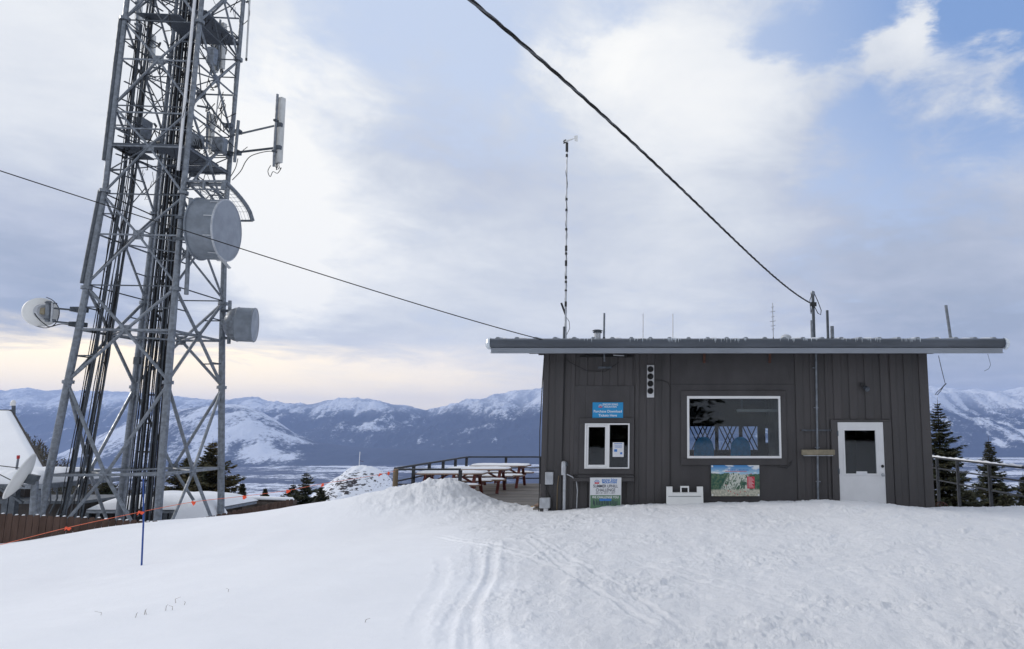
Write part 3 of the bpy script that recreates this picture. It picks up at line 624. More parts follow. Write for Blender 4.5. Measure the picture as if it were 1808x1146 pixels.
for c_, k in clusters:
    for j in range(int(k*1.6)):
        xx = W(c_+g.uniform(-18, 18), 598, 13.1).x; L = g.uniform(.02, .085); ic.tube([(xx, 13.105, gz1+.005), (xx, 13.104, gz1-L)], [.006, .001], 5)
ic.build('icicles', 'ice', gut)
for c_ in (890, 921, 1008, 1092, 1134, 1190, 1262, 1301, 1352, 1408, 1442, 1487, 1533, 1588, 1622, 1664, 1711, 1744):
    xx = W(c_, 598, 13.2).x; L = g.uniform(.08, .3); yy = 13.24+g.uniform(0, .12)
    MB().lathe((xx-L/2, yy, zr(yy, .157)), (1, 0, 0), [(0, 0), (.02, g.uniform(.012, .02)), (L*.4, g.uniform(.018, .034)), (L*.75, g.uniform(.014, .028)), (L, 0)], 8).build('snow_patch', 'snow', roof, True)
sn_ = MB()
# rafters under the eaves at both ends
for yy in np.arange(14.2, 20, 1.2):
    for a, b in ((RX0+.05, XL-.0), (XR, RX1-.05)):
        MB().add([(a, yy, zr(yy, -.05)), (b, yy, zr(yy, -.05)), (b, yy+.05, zr(yy+.05, -.05)), (a, yy+.05, zr(yy+.05, -.05)), (a, yy, zr(yy, .0)), (b, yy, zr(yy, .0)), (b, yy+.05, zr(yy+.05, .0)), (a, yy+.05, zr(yy+.05, .0))],
                 [(0, 3, 2, 1), (4, 5, 6, 7), (0, 1, 5, 4), (1, 2, 6, 5), (2, 3, 7, 6), (3, 0, 4, 7)]).build('rafter', 'siding', roof)
# wall fittings (parts)
MB().cyl((X_(1440, 640), FD-.07, ZT), (X_(1442, 880), FD-.07, -.6), .022).build('conduit', 'galv', B, True)
for py in (650, 720, 790, 850): MB().box((X_(1437), FD-.08, Z_(py)-.008), (X_(1445), FD-.026, Z_(py)+.008)).build('conduit_strap', 'galv', B)
MB().box((X_(1415), FD-.05, Z_(761)), (X_(1468), FD-.026, Z_(758.5))).build('bracket', 'galv_dark', B)
MB().box((X_(1022), FD-.08, Z_(631)), (X_(1118), FD-.03, Z_(628.5))).build('bracket', 'black', B)
MB().box((X_(1055), FD-.06, Z_(651)), (X_(1079), FD-.026, Z_(647.5))).build('bracket', 'galv_dark', B)
MB().cyl((X_(1067), FD-.20, ZT), (X_(1067), FD-.20, Z_(640)), .016).build('pipe_stub', 'galv', B)
for px in (1244, 1361): MB().beam((X_(px), FD-.022, Z_(641)), (X_(px), FD-.16, ZT-.01), .05, .012).build('eave_bracket', 'rust', B)
MB().box((X_(964, 840), FD-.10, Z_(855)), (X_(978, 840), FD-.026, Z_(833))).build('junction_box', 'galv_pale', B, bevel=.008)
mb_ = MB().box((X_(955, 890), FD-.16, Z_(896)), (X_(973, 890), FD-.026, Z_(878))).build('meter_box', 'galv_pale', B, bevel=.008)
MB().box((X_(965), FD-.12, Z_(902)), (X_(972), FD-.05, Z_(896.5))).build('box_foot', 'white_paint', mb_)
MB().cyl((X_(998, 870), FD-.09, -.6), (X_(998, 840), FD-.09, Z_(834)), .030, 14).build('riser_pipe', 'galv_pale', B, True)
MB().lathe((X_(998), FD-.09, Z_(838)), (0, 0, 1), [(0, .034), (0, .048), (.20, .05), (.25, .045), (.27, .02), (.271, 0)], 16).build('riser_head', 'galv_pale', B, True)
MB().lathe((X_(1000.5), FD-.12, Z_(819)), (0, 1, 0), [(0, 0), (0, .05), (.09, .05)], 16).build('elbow', 'galv_dark', B, True)
MB().tube([(X_(1003), FD-.06, Z_(837)), (X_(1013), FD-.05, Z_(842)), (X_(1020), FD-.05, Z_(850)), (X_(1022), FD-.05, Z_(865)), (X_(1021), FD-.05, Z_(905))], .011, 8).build('flexible_conduit', 'galv_pale', B, True)
MB().tube([(X_(989), FD-.05, Z_(840)), (X_(987), FD-.05, Z_(860)), (X_(987), FD-.05, Z_(906))], .009, 8).build('thin_conduit', 'post_wood', B, True)
MB().tube([(X_(996), FD-.03, ZT), (X_(995), FD-.03, Z_(720)), (X_(994), FD-.03, Z_(800)), (X_(997), FD-.05, Z_(820))], .009, 6).build('wall_cable', 'black', B)
MB().tube([(X_(958.5), FD-.02, ZT), (XL-.015, FD-.02, Z_(680)), (XL-.04, FD-.02, Z_(760)), (XL-.02, FD-.02, Z_(850)), (XL-.02, FD-.02, Z_(905))], .010, 6).build('wall_cable', 'black', B)
MB().tube([(X_(966), FD-.05, Z_(856)), (X_(970), FD-.05, Z_(868)), (X_(976), FD-.05, Z_(880)), (X_(976), FD-.05, Z_(900))], .008, 6).build('wall_cable', 'black', B)
MB().tube([(X_(1155), FD-.04, Z_(671)), (X_(1170), FD-.04, Z_(672)), (X_(1180), FD-.04, Z_(676)), (X_(1183), FD-.04, Z_(684)), (X_(1183), FD-.04, Z_(885))], .007, 6).build('wall_cable', 'black', B)
MB().tube([(X_(996), FD-.05, Z_(632)), (X_(1004), FD-.05, Z_(640)), (X_(1035), FD-.05, Z_(655)), (X_(1068), FD-.05, Z_(656)), (X_(1092), FD-.05, Z_(640))], .006, 6).build('wall_cable', 'black', B)
for (a, b) in ((1382, 826), (1388, 822), (1392, 814)): pass
MB().tube([(X_(1370), FD-.06, Z_(824)), (X_(1386), FD-.06, Z_(826)), (X_(1394), FD-.06, Z_(820)), (X_(1396), FD-.06, Z_(813)), (X_(1391), FD-.06, Z_(818))], .008, 6).build('wall_cable', 'black', B)
# security gate bars inside the back openings
for k, h in enumerate(bh[:3]):
    lat = MB(); a, b, z0, z1 = h; st = .24; yy = FD+BD-.20; x = a-.3
    while x < b+.3:
        for s_ in (1, -1):
            p0 = [x, z0]; p1 = [x+s_*.30, z1]
            xs_ = [p0[0], p1[0]]
            if min(xs_) >= a-.02 and max(xs_) <= b+.02: lat.beam((p0[0], yy, z0), (p1[0], yy, z1), .028, .015, (0, 1, 0))
        x += st/2
    lat.build('security_gate', 'black', B)
# interior things
t = thing('ceiling_lamp', 'pale unlit tube lamp under the ceiling behind the big window', 'lamp', (W(1335, 725, 15.5).x, 15.5, W(1335, 725, 15.5).z))
q = W(1300, 725, 15.5); MB().box((q.x, 15.4, q.z-.03), (W(1372, 725, 15.5).x, 15.6, q.z+.03)).build('tube_cover', 'white_plastic', t); MB().box((q.x+.1, 15.45, q.z+.032), (q.x+.14, 15.5, ZT-.06)).build('hanger', 'galv_dark', t)
def chair(px, label):
    x, y = W(px, 800, 15.1).x, 15.1
    t = thing('office_chair', label, 'chair', (x, y, -.30), 'blue chairs behind the big window')
    b = MB()
    pr = [(math.cos(a)*.21, 1.15+math.sin(a)*.24) for a in np.linspace(0, math.pi, 12)]+[(-.23, .65), (-.15, .5), (.15, .5), (.23, .65)]
    n = len(pr); vs = [(x+u, y+k, -.3+v+.25) for k in (0, .07) for u, v in pr]
    b.add(vs, [tuple(range(n)), tuple(range(2*n-1, n-1, -1))]+[(k, (k+1) % n, n+(k+1) % n, n+k) for k in range(n)]); b.build('backrest', 'chair_blue', t)
    MB().box((x-.24, y-.5, .35), (x+.24, y, .45)).build('seat', 'chair_blue', t, bevel=.03)
    MB().cyl((x, y-.25, -.2), (x, y-.25, .35), .03).build('stem', 'black', t)
    for k in range(5): MB().beam((x, y-.25, -.22), (x+.3*math.cos(k*1.257), y-.25+.3*math.sin(k*1.257), -.27), .04).build('leg', 'black', t)
chair(1308, 'blue round backed chair behind the big window, right one with its back to the glass'); chair(1243, 'blue chair behind the big window, left one near the gate')
t = thing('counter_desk', 'dark counter with clutter seen through the big window between the two blue chairs', 'counter', (X_(1278), 16.9, -.3))
MB().box((W(1256, 790, 17).x, 17, .5), (W(1297, 790, 17).x, 17.5, .55)).build('top', 'counter', t); MB().box((W(1258, 790, 17).x, 17.05, -.3), (W(1295, 790, 17).x, 17.45, .5)).build('cabinet', 'interior', t)
t = thing('computer_monitor', 'black monitor on the counter seen through the big window', 'monitor', (W(1280, 780, 17).x, 17.2, .55))
xx = W(1280, 780, 17).x
MB().box((xx-.25, 17.2, .66), (xx+.25, 17.24, .98)).build('screen', 'black', t); MB().cyl((xx, 17.23, .55), (xx, 17.23, .7), .02).build('stand', 'black', t)

# ------------------------------------------------------------ signs, boards, lamps on the facade
def panel(name, label, cat, r, y0, y1, m, pm='panel'):
    x0, x1, z0, z1 = X_(r[0]), X_(r[1]), Z_(r[3]), Z_(r[2])
    t = thing(name, label, cat, ((x0+x1)/2, y1, z0)); o = MB().box((x0, y0, z0), (x1, y1, z1)).build(pm, m, t, bevel=.001); return t, o, x0, x1, z0, z1
def snowflake(t, c, s, m1, m2):
    mb = MB()
    for k in range(5):
        a = R(20+35*k); d = Vector((math.cos(a), 0, math.sin(a))); mb.beam(Vector(c)+d*s*.35, Vector(c)+d*s, s*.13, .002, (0, 1, 0))
        q = Vector(c)+d*s*.7
        for e in (-.6, .6): d2 = Vector((math.cos(a+e), 0, math.sin(a+e))); mb.beam(q, q+d2*s*.28, s*.09, .002, (0, 1, 0))
    mb.build('emblem', m1, t)
    MB().box((c[0]-s*.8, c[1]-.001, c[2]-s*.42), (c[0]+s*.8, c[1]+.001, c[2]+s*.05)).build('emblem_base', m2, t)
t, o, x0, x1, z0, z1 = panel('ticket_sign', 'blue sign with white lettering above the small ticket window', 'sign', (1046, 1100, 710.5, 738.5), FD-.045, FD-.031, 'blue_sign')
y = FD-.0465; cxx = (x0+x1)/2
snowflake(t, (x0+.16, y, z1-.085), .045, 'ink_white', 'ink_red')
text('SNOW KING', .058, (cxx+.05, y, z1-.045), 'ink_white', t, bold=.0008, sx=.92); text('MOUNTAIN', .045, (cxx+.05, y, z1-.092), 'ink_white', t, bold=.0008, sx=1.05)
text('Purchase Download', .070, (cxx, y, z0+.135), 'ink_white', t, bold=.0007); text('Tickets Here', .070, (cxx, y, z0+.055), 'ink_white', t, bold=.0007)
t, o, x0, x1, z0, z1 = panel('event_poster', 'white and green event poster with dark capitals under the ticket window', 'poster', (1045, 1099, 842, 905), FD-.186, FD-.178, 'paper')
y = FD-.1875; cxx = (x0+x1)/2
snowflake(t, (x0+.135, y, z1-.095), .055, 'ink_blue', 'ink_red')
text('snow king', .088, (cxx+.075, y, z1-.045), 'ink_blue', t, bold=.0015, sx=.85); text('MOUNTAIN', .05, (cxx+.075, y, z1-.095), 'ink_blue', t, bold=.002, sx=1.05)
text('SUMMER UPHILL', .078, (cxx, y, z1-.165), 'ink_navy', t, bold=.0008, sx=.85); text('CHALLENGE', .080, (cxx, y, z1-.240), 'ink_navy', t, bold=.0008, sx=.85)
text('JULY 10 - OCT 11, 2017', .046, (cxx, y, z1-.295), 'ink_navy', t, bold=.0, sx=.80)
def photomat():
    m = bpy.data.materials.new('poster_photo'); m.use_nodes = True; q = NT(m.node_tree); b = q.N['Principled BSDF']
    g = q.n('ShaderNodeTexCoord'); v = g.outputs['Object']; s = q.n('ShaderNodeSeparateXYZ'); q.L.new(v, s.inputs[0])
    grass = q.mix(q.ss(q.noise(v, 12, 5), .4, .6), (.10, .24, .04), (.03, .09, .03))
    c = q.mix(q.ss(s.outputs[2], -.0, .12), grass, (.10, .20, .12)); q.L.new(c, b.inputs['Base Color']); M['poster_photo'] = m
    m = bpy.data.materials.new('map_print'); m.use_nodes = True; q = NT(m.node_tree); b = q.N['Principled BSDF']
    g = q.n('ShaderNodeTexCoord'); v = g.outputs['Object']; s = q.n('ShaderNodeSeparateXYZ'); q.L.new(v, s.inputs[0]); z = s.outputs[2]
    nz = q.noise(v, 6, 6, .6, .4); ns = q.noise(q.vmul(v, (1, 1, 3)), 3.2, 5, .5)
    wood_ = q.mix(q.ss(q.noise(v, 20, 5, .7), .4, .62), (.015, .08, .055), (.10, .17, .09))
    cd = q.m('ABSOLUTE', q.m('SUBTRACT', s.outputs[0], .06)); lim = q.m('SUBTRACT', .42, q.m('MULTIPLY', z, .55))
    tr = q.m('MULTIPLY', q.ss(q.noise(q.vmul(v, (2.0, 1, .9)), 9, 4, .6, 1.6), .45, .50), q.ss(q.m('SUBTRACT', lim, cd), -.03, .04))
    land = q.mix(tr, wood_, (.60, .62, .55)); low = q.mix(q.ss(q.noise(v, 30, 4, .7), .42, .6), (.38, .38, .30), (.60, .57, .46))
    land = q.mix(q.ss(q.m('ADD', z, q.m('MULTIPLY', nz, .05)), .17, .13), land, low)
    skyp = q.mix(q.ss(ns, .52, .60), q.mix(q.ss(z, .42, .62), (.35, .55, .70), (.03, .20, .50)), (.72, .74, .76))
    edge = q.m('ADD', z, q.m('MULTIPLY', q.m('SUBTRACT', nz, .5), .16))
    q.L.new(q.mix(q.ss(edge, .430, .445), land, skyp), b.inputs['Base Color']); b.inputs['Roughness'].default_value = .45; M['map_print'] = m
photomat()
MB().box((x0+.01, y-.001, z0+.01), (x1-.01, y+.001, z1-.335)).build('printed_photo', 'poster_photo', t)
text('WE CHALLENGE YOU', .062, (cxx, y-.002, z1-.375), 'ink_white', t, bold=.001, sx=.85)
ppl = MB(); g = random.Random(2)
for i in range(16):
    xx = x0+.06+i*.031+g.uniform(-.006, .006); zz = z1-.53+g.uniform(-.01, .02); ppl.box((xx, y-.003, zz), (xx+.014, y-.0012, zz+.075)); ppl.lathe((xx+.007, y-.002, zz+.085), (0, -1, 0), [(0, .008), (.001, 0)], 8)
ppl.build('printed_crowd', 'ink_navy', t)
MB().box((x0+.19, y-.003, z1-.445), (x0+.42, y-.0012, z1-.40)).build('printed_tent', 'ink_blue', t)
t, o, x0, x1, z0, z1 = panel('trail_map', 'coloured trail map poster of a mountain with a red legend box under the big window', 'map', (1254.5, 1338.5, 821, 875.5), FD-.072, FD-.062, 'map_print', 'print')
y = FD-.0735
lb = MB().box((X_(1317), y-.001, Z_(862)), (X_(1330), y+.001, Z_(841))).build('legend_box', 'map_red', t)
ln = MB()
for k in range(9): ln.box((X_(1319), y-.003, Z_(843.5+k*2)), (X_(1319)+.07+.02*(k % 3), y-.0015, Z_(843.0+k*2)))
ln.build('legend_lines', 'ink_white', lb)
text('SNOW KING MOUNTAIN', .040, (X_(1302), y, Z_(829.5)), 'ink_blue', t, bold=.001, sx=.9)
dd = MB()
for k in range(26): dd.box((X_(1279+k*1.45), y-.001, Z_(832.6)), (X_(1279.9+k*1.45), y+.001, Z_(831.4)))
dd.build('printed_heading', 'map_red', t)
dt = MB()
for px, py in ((1284, 866), (1288, 867.5), (1295, 870), (1305, 868), (1313, 867), (1317, 837), (1324, 836), (1300, 873), (1318, 874), (1280, 856)): dt.lathe((X_(px), y-.001, Z_(py)), (0, -1, 0), [(0, .010), (.001, .0)], 8)
dt.build('printed_markers', 'map_red', t)
for px, py in ((1256.5, 823), (1336.5, 823), (1256.5, 873.5), (1336.5, 873.5)): MB().lathe((X_(px), FD-.072, Z_(py)), (0, -1, 0), [(0, .02), (.004, .018), (.006, 0)], 12).build('mounting_tab', 'white_plastic', t)
t, o, x0, x1, z0, z1 = panel('notice_sheet', 'white printed notice taped inside the right pane of the ticket window', 'notice', (1082.5, 1102, 781, 806.5), FD-.059, FD-.057, 'paper', 'sheet')
nt = MB(); nt.box((x0+.03, FD-.061, z1-.02), (x1-.03, FD-.0595, z1-.032))
for k in range(4): nt.box((x0+.04, FD-.061, z1-.055-.016*k), (x1-.04, FD-.0595, z1-.060-.016*k))
nt.box((x0+.03, FD-.061, z0+.10), (x0+.09, FD-.0595, z0+.15)); nt.box((x1-.07, FD-.061, z0+.05), (x1-.03, FD-.0595, z0+.09)); nt.build('printing', 'ink_blue', t)
# signal lamp strip
x0, x1, z0, z1 = X_(1142.5, 670), X_(1155, 670), Z_(702), Z_(645)
t = thing('lamp_strip', 'upright white strip with four round dark lamps on the siding', 'signal lights', ((x0+x1)/2, FD-.024, z0))
MB().box((x0, FD-.06, z0), (x1, FD-.026, z1)).build('backing', 'white_paint', t, bevel=.004)
for k in range(4):
    zz = z1-.09-k*.145; l = MB().lathe(((x0+x1)/2, FD-.06, zz), (0, -1, 0), [(0, .055), (.07, .062), (.10, .060), (.10, .05), (.03, .045), (.028, 0)], 20).build('lamp', 'black', t, True)
# tan light box, security light
t = thing('strip_light', 'long tan box light fitted across the conduit left of the door', 'light', (X_(1440), FD-.1, Z_(804)))
MB().box((X_(1411.5), FD-.19, Z_(803)), (X_(1469), FD-.094, Z_(793.5))).build('housing', 'tan_box', t, bevel=.01); MB().box((X_(1415), FD-.17, Z_(804.5)), (X_(1466), FD-.11, Z_(803.2))).build('diffuser', 'galv_pale', t)
t = thing('security_light', 'small black security light on the siding above the door', 'light', (X_(1524, 680), FD-.024, Z_(684)))
MB().lathe((X_(1521.5, 680), FD-.03, Z_(680)), (0, -1, 0), [(0, .05), (.03, .05), (.035, 0)], 16).build('mount', 'black', t, True)
MB().lathe((X_(1525, 680), FD-.06, Z_(684)), (.3, -1, -.5), [(0, .02), (.02, .045), (.11, .05), (.11, .03), (.10, 0)], 16).build('lamp_head', 'galv_dark', t, True)
# sandwich board
x0, x1 = X_(1176.5, 880), X_(1240.5, 880); zb, ztp = Z_(905), Z_(868)
t = thing('sandwich_board', 'white plastic sandwich board half sunk in snow against the wall', 'sign board', ((x0+x1)/2, FD-.35, zb))
for nm, y0, y1 in (('front_panel', FD-.42, FD-.17), ('back_panel', FD-.06, FD-.14)):
    b = MB(); 
    def pt(x, z): k = (z-zb)/(Z_(857)-zb); return (x, y0+(y1-y0)*k, z)
    def pl(xa, xb, za, zc, th=.022):
        p = [pt(xa, za), pt(xb, za), pt(xb, zc), pt(xa, zc)]; q = [(a, b_+th, c) for a, b_, c in p]
        b.add(p+q, [(0, 1, 2, 3), (7, 6, 5, 4), (0, 4, 5, 1), (1, 5, 6, 2), (2, 6, 7, 3), (3, 7, 4, 0)])
    pl(x0, x1, zb, ztp); pl(x0+.0, x0+.12, ztp, Z_(858)); pl(x1-.12, x1, ztp, Z_(858)); 
    xm = (x0+x1)/2
    pl(xm-.085, xm-.06, ztp, Z_(857)); pl(xm+.06, xm+.085, ztp, Z_(857)); pl(xm-.06, xm+.06, Z_(857)-.03, Z_(857))
    o = b.build(nm, 'white_plastic', t)
    if nm == 'front_panel':
        b = MB(); pl(x0+.04, x1-.04, Z_(874.3), Z_(873.6), -.006); b.build('rib_line', 'galv_dark', o)
# hanging wires on the right eave
def wire(name, label, pts, r=.007, m='black', cat='wire'):
    p = [W(*q) for q in pts]; t = MB().tube(p, r, 6).build(name, m); return tag(t, label, cat)
wire('hanging_wire', 'looped black wire dangling from the right end of the eave by the wall', [(1657, 628, 14.2), (1662, 650, 14.2), (1667, 670, 14.2), (1669, 678, 14.2), (1662, 686, 14.2), (1654, 693, 14.2), (1651, 697, 14.2), (1655, 697, 14.2), (1661, 690, 14.2), (1666, 682, 14.2), (1671, 677, 14.2)])
wire('hanging_wire', 'short thin wire hanging near the far right tip of the eave', [(1744, 625, 14.0), (1747, 636, 14.0), (1749, 644, 14.0), (1746, 651, 14.0), (1738, 655, 14.0)], .004)
wire('hanging_wire', 'coiled red and black hose lying at the foot of the right wall corner', [(1652, 893, 14.4), (1654, 888, 14.4), (1660, 886, 14.5), (1666, 890, 14.4), (1664, 896, 14.4), (1658, 892, 14.3), (1664, 887, 14.3), (1671, 891, 14.4), (1674, 898, 14.4)], .016, 'rust', 'hose')

# ------------------------------------------------------------ things on the roof
def rpipe(name, px, ptop, Y, r, label, m='galv', lean=0, cat='pipe', base=True, group=None):
    p = W(px, ptop, Y); zb = zr(Y, .155); t = thing(name, label, cat, (p.x+lean, Y, zb), group)
    MB().cyl((p.x+lean, Y, zb), p, r, 12).build('tube', m, t, True)
    if base: MB().lathe((p.x+lean, Y, zb), (0, 0, 1), [(0, r*2.4), (.03, r*2.2), (.08, r*1.3), (.10, r*1.05)], 14).build('boot', 'black', t, True)
    return t, p, zb
t, p, zb = rpipe('roof_pipe', 1067, 553, 14.6, .022, 'grey upright pipe on the roof just right of the round vent cap', cat='pipe')
rpipe('roof_rod', 1135.5, 554, 15, .010, 'thin white rod on the roof, left one of two alike', 'white_paint', cat='rod', base=False)
rpipe('roof_rod', 1188, 554, 15, .010, 'thin white rod on the roof, right one of two alike', 'white_paint', cat='rod', base=False)
rpipe('roof_pipe', 1460.5, 548, 14.8, .030, 'taller grey pipe just right of the service mast on the roof', 'galv_dark')
rpipe('roof_pipe', 1469, 576, 14.9, .042, 'short stubby grey pipe on the roof right of the service mast', 'galv')
rpipe('roof_pipe', 1670, 539, 14.6, .032, 'leaning grey pipe near the right end of the roof', 'galv', lean=.07)
t = thing('vent_cap', 'round capped metal vent pipe on the roof', 'vent', (W(1055, 590, 14.6).x, 14.6, zr(14.6, .155)))
c = W(1055, 582, 14.6); zb = zr(14.6, .155)
MB().cyl((c.x, 14.6, zb), (c.x, 14.6, c.z-.06), .07, 18).build('flue', 'galv_pale', t, True)
MB().lathe((c.x, 14.6, c.z), (0, 0, -1), [(0, 0), (.004, .07), (.02, .11), (.035, .11), (.035, .08), (.055, .08), (.06, .10), (.07, .10), (.07, .06)], 20).build('cap', 'galv_dark', t, True)
t = thing('roof_vent', 'small domed pale vent on the roof left of the service mast', 'vent', (W(1388, 592, 14.3).x, 14.3, zr(14.3, .155)))
MB().lathe((W(1388, 592, 14.3).x, 14.3, zr(14.3, .155)-.02), (0, 0, 1), [(0, .12), (.09, .12), (.13, .10), (.16, .05), (.165, 0)], 18).build('dome', 'galv_pale', t, True)
t, p, zb = rpipe('yagi_antenna', 1364, 535, 14.6, .010, 'small spiky antenna standing on the roof', 'galv_pale', cat='antenna')
for k, (pz, w_) in enumerate(((543, .03), (551, .05), (560, .035), (568, .06), (576, .05), (582, .03))):
    z = W(1364, pz, 14.6).z; MB().beam((p.x-w_, 14.6, z), (p.x+w_, 14.6, z+.02), .012).build('element', 'galv_pale', t)
# service mast
S = W(1435, 518, 14.2)
t = thing('service_mast', 'grey electrical service mast with drip loops on the roof', 'mast', (S.x, 14.2, zr(14.2, .155)))
MB().cyl((S.x, 14.2, zr(14.2, .155)), S, .033, 14).build('pole', 'galv_dark', t, True); MB().lathe(S, (0, 0, 1), [(-.05, .036), (0, .05), (.04, .04), (.06, 0)], 12).build('weather_head', 'galv', t, True)
MB().cyl((S.x-.045, 14.17, zr(14.2, .15)), (S.x-.045, 14.17, W(1435, 566, 14.2).z), .03, 10).build('side_pipe', 'galv', t, True)
MB().tube([S+Vector((.03, -.05, -.03)), W(1444, 532, 14.15), W(1450, 548, 14.15), W(1449, 556, 14.15), W(1444, 553, 14.15), W(1438, 541, 14.15)], .009, 6).build('drip_loop', 'black', t)
MB().tube([S+Vector((-.03, -.05, -.03)), W(1430, 530, 14.15), W(1431, 548, 14.15), W(1432, 554, 14.15), W(1434, 538, 14.15)], .008, 6).build('drip_loop', 'black', t)
MB().box((S.x-.06, 14.13, W(1435, 540, 14.1).z), (S.x+.06, 14.17, W(1435, 533, 14.1).z)).build('clamp', 'black', t)
# anemometer mast
Y = 14.3; top = W(1001, 252, Y); bx0 = W(998.5, 598, Y).x; zb = zr(Y, .155)
t = thing('wind_mast', 'tall thin weather mast with a white wind vane on the roof', 'mast', (bx0, Y, zb))
def mp(py): k = (W(1000, py, Y).z-zb)/(top.z-zb); return Vector((bx0+(top.x-bx0)*k, Y, W(1000, py, Y).z))
MB().tube([(bx0, Y, zb), mp(570), mp(400), top], [.028, .022, .018, .015], 10).build('pole', 'galv_pale', t, True)
MB().cyl((bx0-.03, Y-.02, zb), (bx0-.03, Y-.02, mp(577).z), .025, 10).build('base_pipe', 'galv_dark', t)
for py, L in ((275, 5), (352, 4), (371, 4), (405, 4), (436, 4), (441, 5), (448, 4), (462, 4), (466, 8), (490, 5), (498, 4), (513, 3), (537, 9)):
    a, b = mp(py+L/2), mp(py-L/2); MB().cyl(a, b, .026, 8).build('tape_band', 'black', t)
MB().tube([mp(v)+Vector((.02*math.sin(v*.14), -.02*math.cos(v*.14), 0)) for v in range(300, 597, 6)], .006, 5).build('cable', 'black', t)
MB().tube([mp(558), W(1005, 568, Y), W(1006, 580, Y), mp(595)], .006, 5).build('cable', 'black', t)
MB().beam(mp(556), W(991, 535, Y), .03, .04).build('side_arm', 'black', t)
MB().cyl(mp(268), top, .03, 8).build('sensor_body', 'black', t)
a, b = W(997, 250, Y), W(1015, 244, Y); vn = MB(); vn.tube([a, W(1007, 247, Y), b], [.025, .018, .01], 8)
vn.add([W(1014, 240, Y)+Vector((0, d, 0)) for d in (-.004, .004)]+[W(1020, 239, Y)+Vector((0, d, 0)) for d in (-.004, .004)]+[W(1020, 250, Y)+Vector((0, d, 0)) for d in (-.004, .004)]+[W(1014.5, 249, Y)+Vector((0, d, 0)) for d in (-.004, .004)],
       [(0, 2, 4, 6), (7, 5, 3, 1), (0, 1, 3, 2), (2, 3, 5, 4), (4, 5, 7, 6), (6, 7, 1, 0)]); vn.build('wind_vane', 'white_plastic', t)
pr = MB()
for k in range(4):
    a_ = R(35+90*k); pr.beam(a, a+Vector((.0+.03*math.cos(a_), -.045*math.cos(a_), .055*math.sin(a_))), .03, .008)
pr.lathe(a, (-1, 0, 0), [(-.02, .02), (.03, .012), (.035, 0)], 10); pr.build('propeller', 'black', t)

# ------------------------------------------------------------ overhead cables
def path_px(keys, n=160):
    ks = np.array(keys, float); tt = np.linspace(0, 1, len(ks)); out = []
    # Catmull-Rom through pixel/depth keys
    for u in np.linspace(0, 1, n):
        s = u*(len(ks)-1); i = min(int(s), len(ks)-2); f = s-i
        p0, p1, p2, p3 = ks[max(i-1, 0)], ks[i], ks[i+1], ks[min(i+2, len(ks)-1)]
        q = .5*((2*p1)+(-p0+p2)*f+(2*p0-5*p1+4*p2-p3)*f*f+(-p0+3*p1-3*p2+p3)*f**3); out.append(W(*q))
    return out
A0, A1 = W(850, -2, 4.3), W(1434, 536, 14.1)
d0 = [W(852, 0, 4.35), W(985, 128, 5.3), W(1070, 216, 6.15), W(1180, 318, 7.55), W(1260, 396, 8.9), W(1340, 466, 10.7), W(1400, 513, 12.6), W(1434, 535, 14.1)]
ts = np.array([p.y for p in d0]); fx = np.polyfit(ts, [p.x for p in d0], 1); fz = np.polyfit(ts, [p.z for p in d0], 3)
ys = np.linspace(1.5, 14.1, 700)
core = [Vector((fx[0]*y+fx[1], y, np.polyval(fz, y))) for y in ys]
t = thing('power_cable', 'thick twisted black overhead cable running from the top edge down to the service mast', 'cable', core[-1])
for k in range(3):
    pts = []; L = 0
    for i, c in enumerate(core):
        if i: L += (c-core[i-1]).length
        d = (core[min(i+1, len(core)-1)]-core[max(i-1, 0)]).normalized(); x = d.cross(Vector((0, 0, 1))).normalized(); yv = x.cross(d)
        a = L*2*math.pi/.62+k*2.094; pts.append(c+(x*math.cos(a)+yv*math.sin(a))*.0085)
    MB().tube(pts, .0085, 6).build('strand', 'cable_black' if k < 2 else 'cable_grey', t, True)
w2 = [(0, 302), (175, 357), (330, 409), (500, 464), (700, 525), (860, 572), (960, 601), (1085, 627)]
yy2 = np.linspace(11.0, 13.55, len(w2)); q2 = [W(a, b, y) for (a, b), y in zip(w2, yy2)]
s2 = np.linspace(0, 1, len(w2)); cx2, cy2, cz2 = (np.polyfit(s2, [p[i] for p in q2], 4 if i != 1 else 1) for i in range(3))
t = MB().tube([Vector((np.polyval(cx2, s), np.polyval(cy2, s), np.polyval(cz2, s))) for s in np.linspace(-.12, 1, 120)], .0095, 6).build('phone_cable', 'cable_black', smooth=True)
tag(t, 'thin black overhead cable crossing before the tower to the left part of the eave', 'cable')
t = thing('cable_anchor', 'small metal anchor under the eave where the thin cable ends', 'anchor', W(1100, 628, 13.6))
MB().tube([W(1083, 627, 13.55), W(1102, 628, 13.6)], .012, 6).build('hook', 'galv_pale', t); MB().box(W(1101, 631, 13.62), W(1107, 625, 13.7)).build('plate', 'black', t)

# ------------------------------------------------------------ deck, railings, tables
DZ = -.55
dk = thing('deck', 'weathered grey brown wooden deck beside and behind the building', 'deck', (-3, 19, -1.2))
DKX0, DKY0, DKY1 = -7.5, 18.6, 25.9
bds = MB(); y = DKY0
while y < DKY1-.14:
    bds.box((DKX0, y, DZ-.04), (XR+.1, y+.138, DZ-random.uniform(0, .004))); y += .145
bds.build('deck_boards', 'deck_wood', dk)
jj = MB()
for x in np.arange(DKX0+.1, 6, 1.6): jj.box((x, DKY0+.05, DZ-.25), (x+.06, DKY1-.1, DZ-.045))
for x in np.arange(DKX0+.2, 6, 2.2):
    for y in (DKY0+.4, DKY1-.4): jj.box((x, y, -4), (x+.14, y+.14, DZ-.26))
jj.build('joists', 'old_wood', dk)
MB().box((W(886, 887, 18.55).x, DKY0-.06, DZ-.09), (XL+.4, DKY0-.004, DZ+.015)).build('edge_strip', 'yellow_paint', dk)
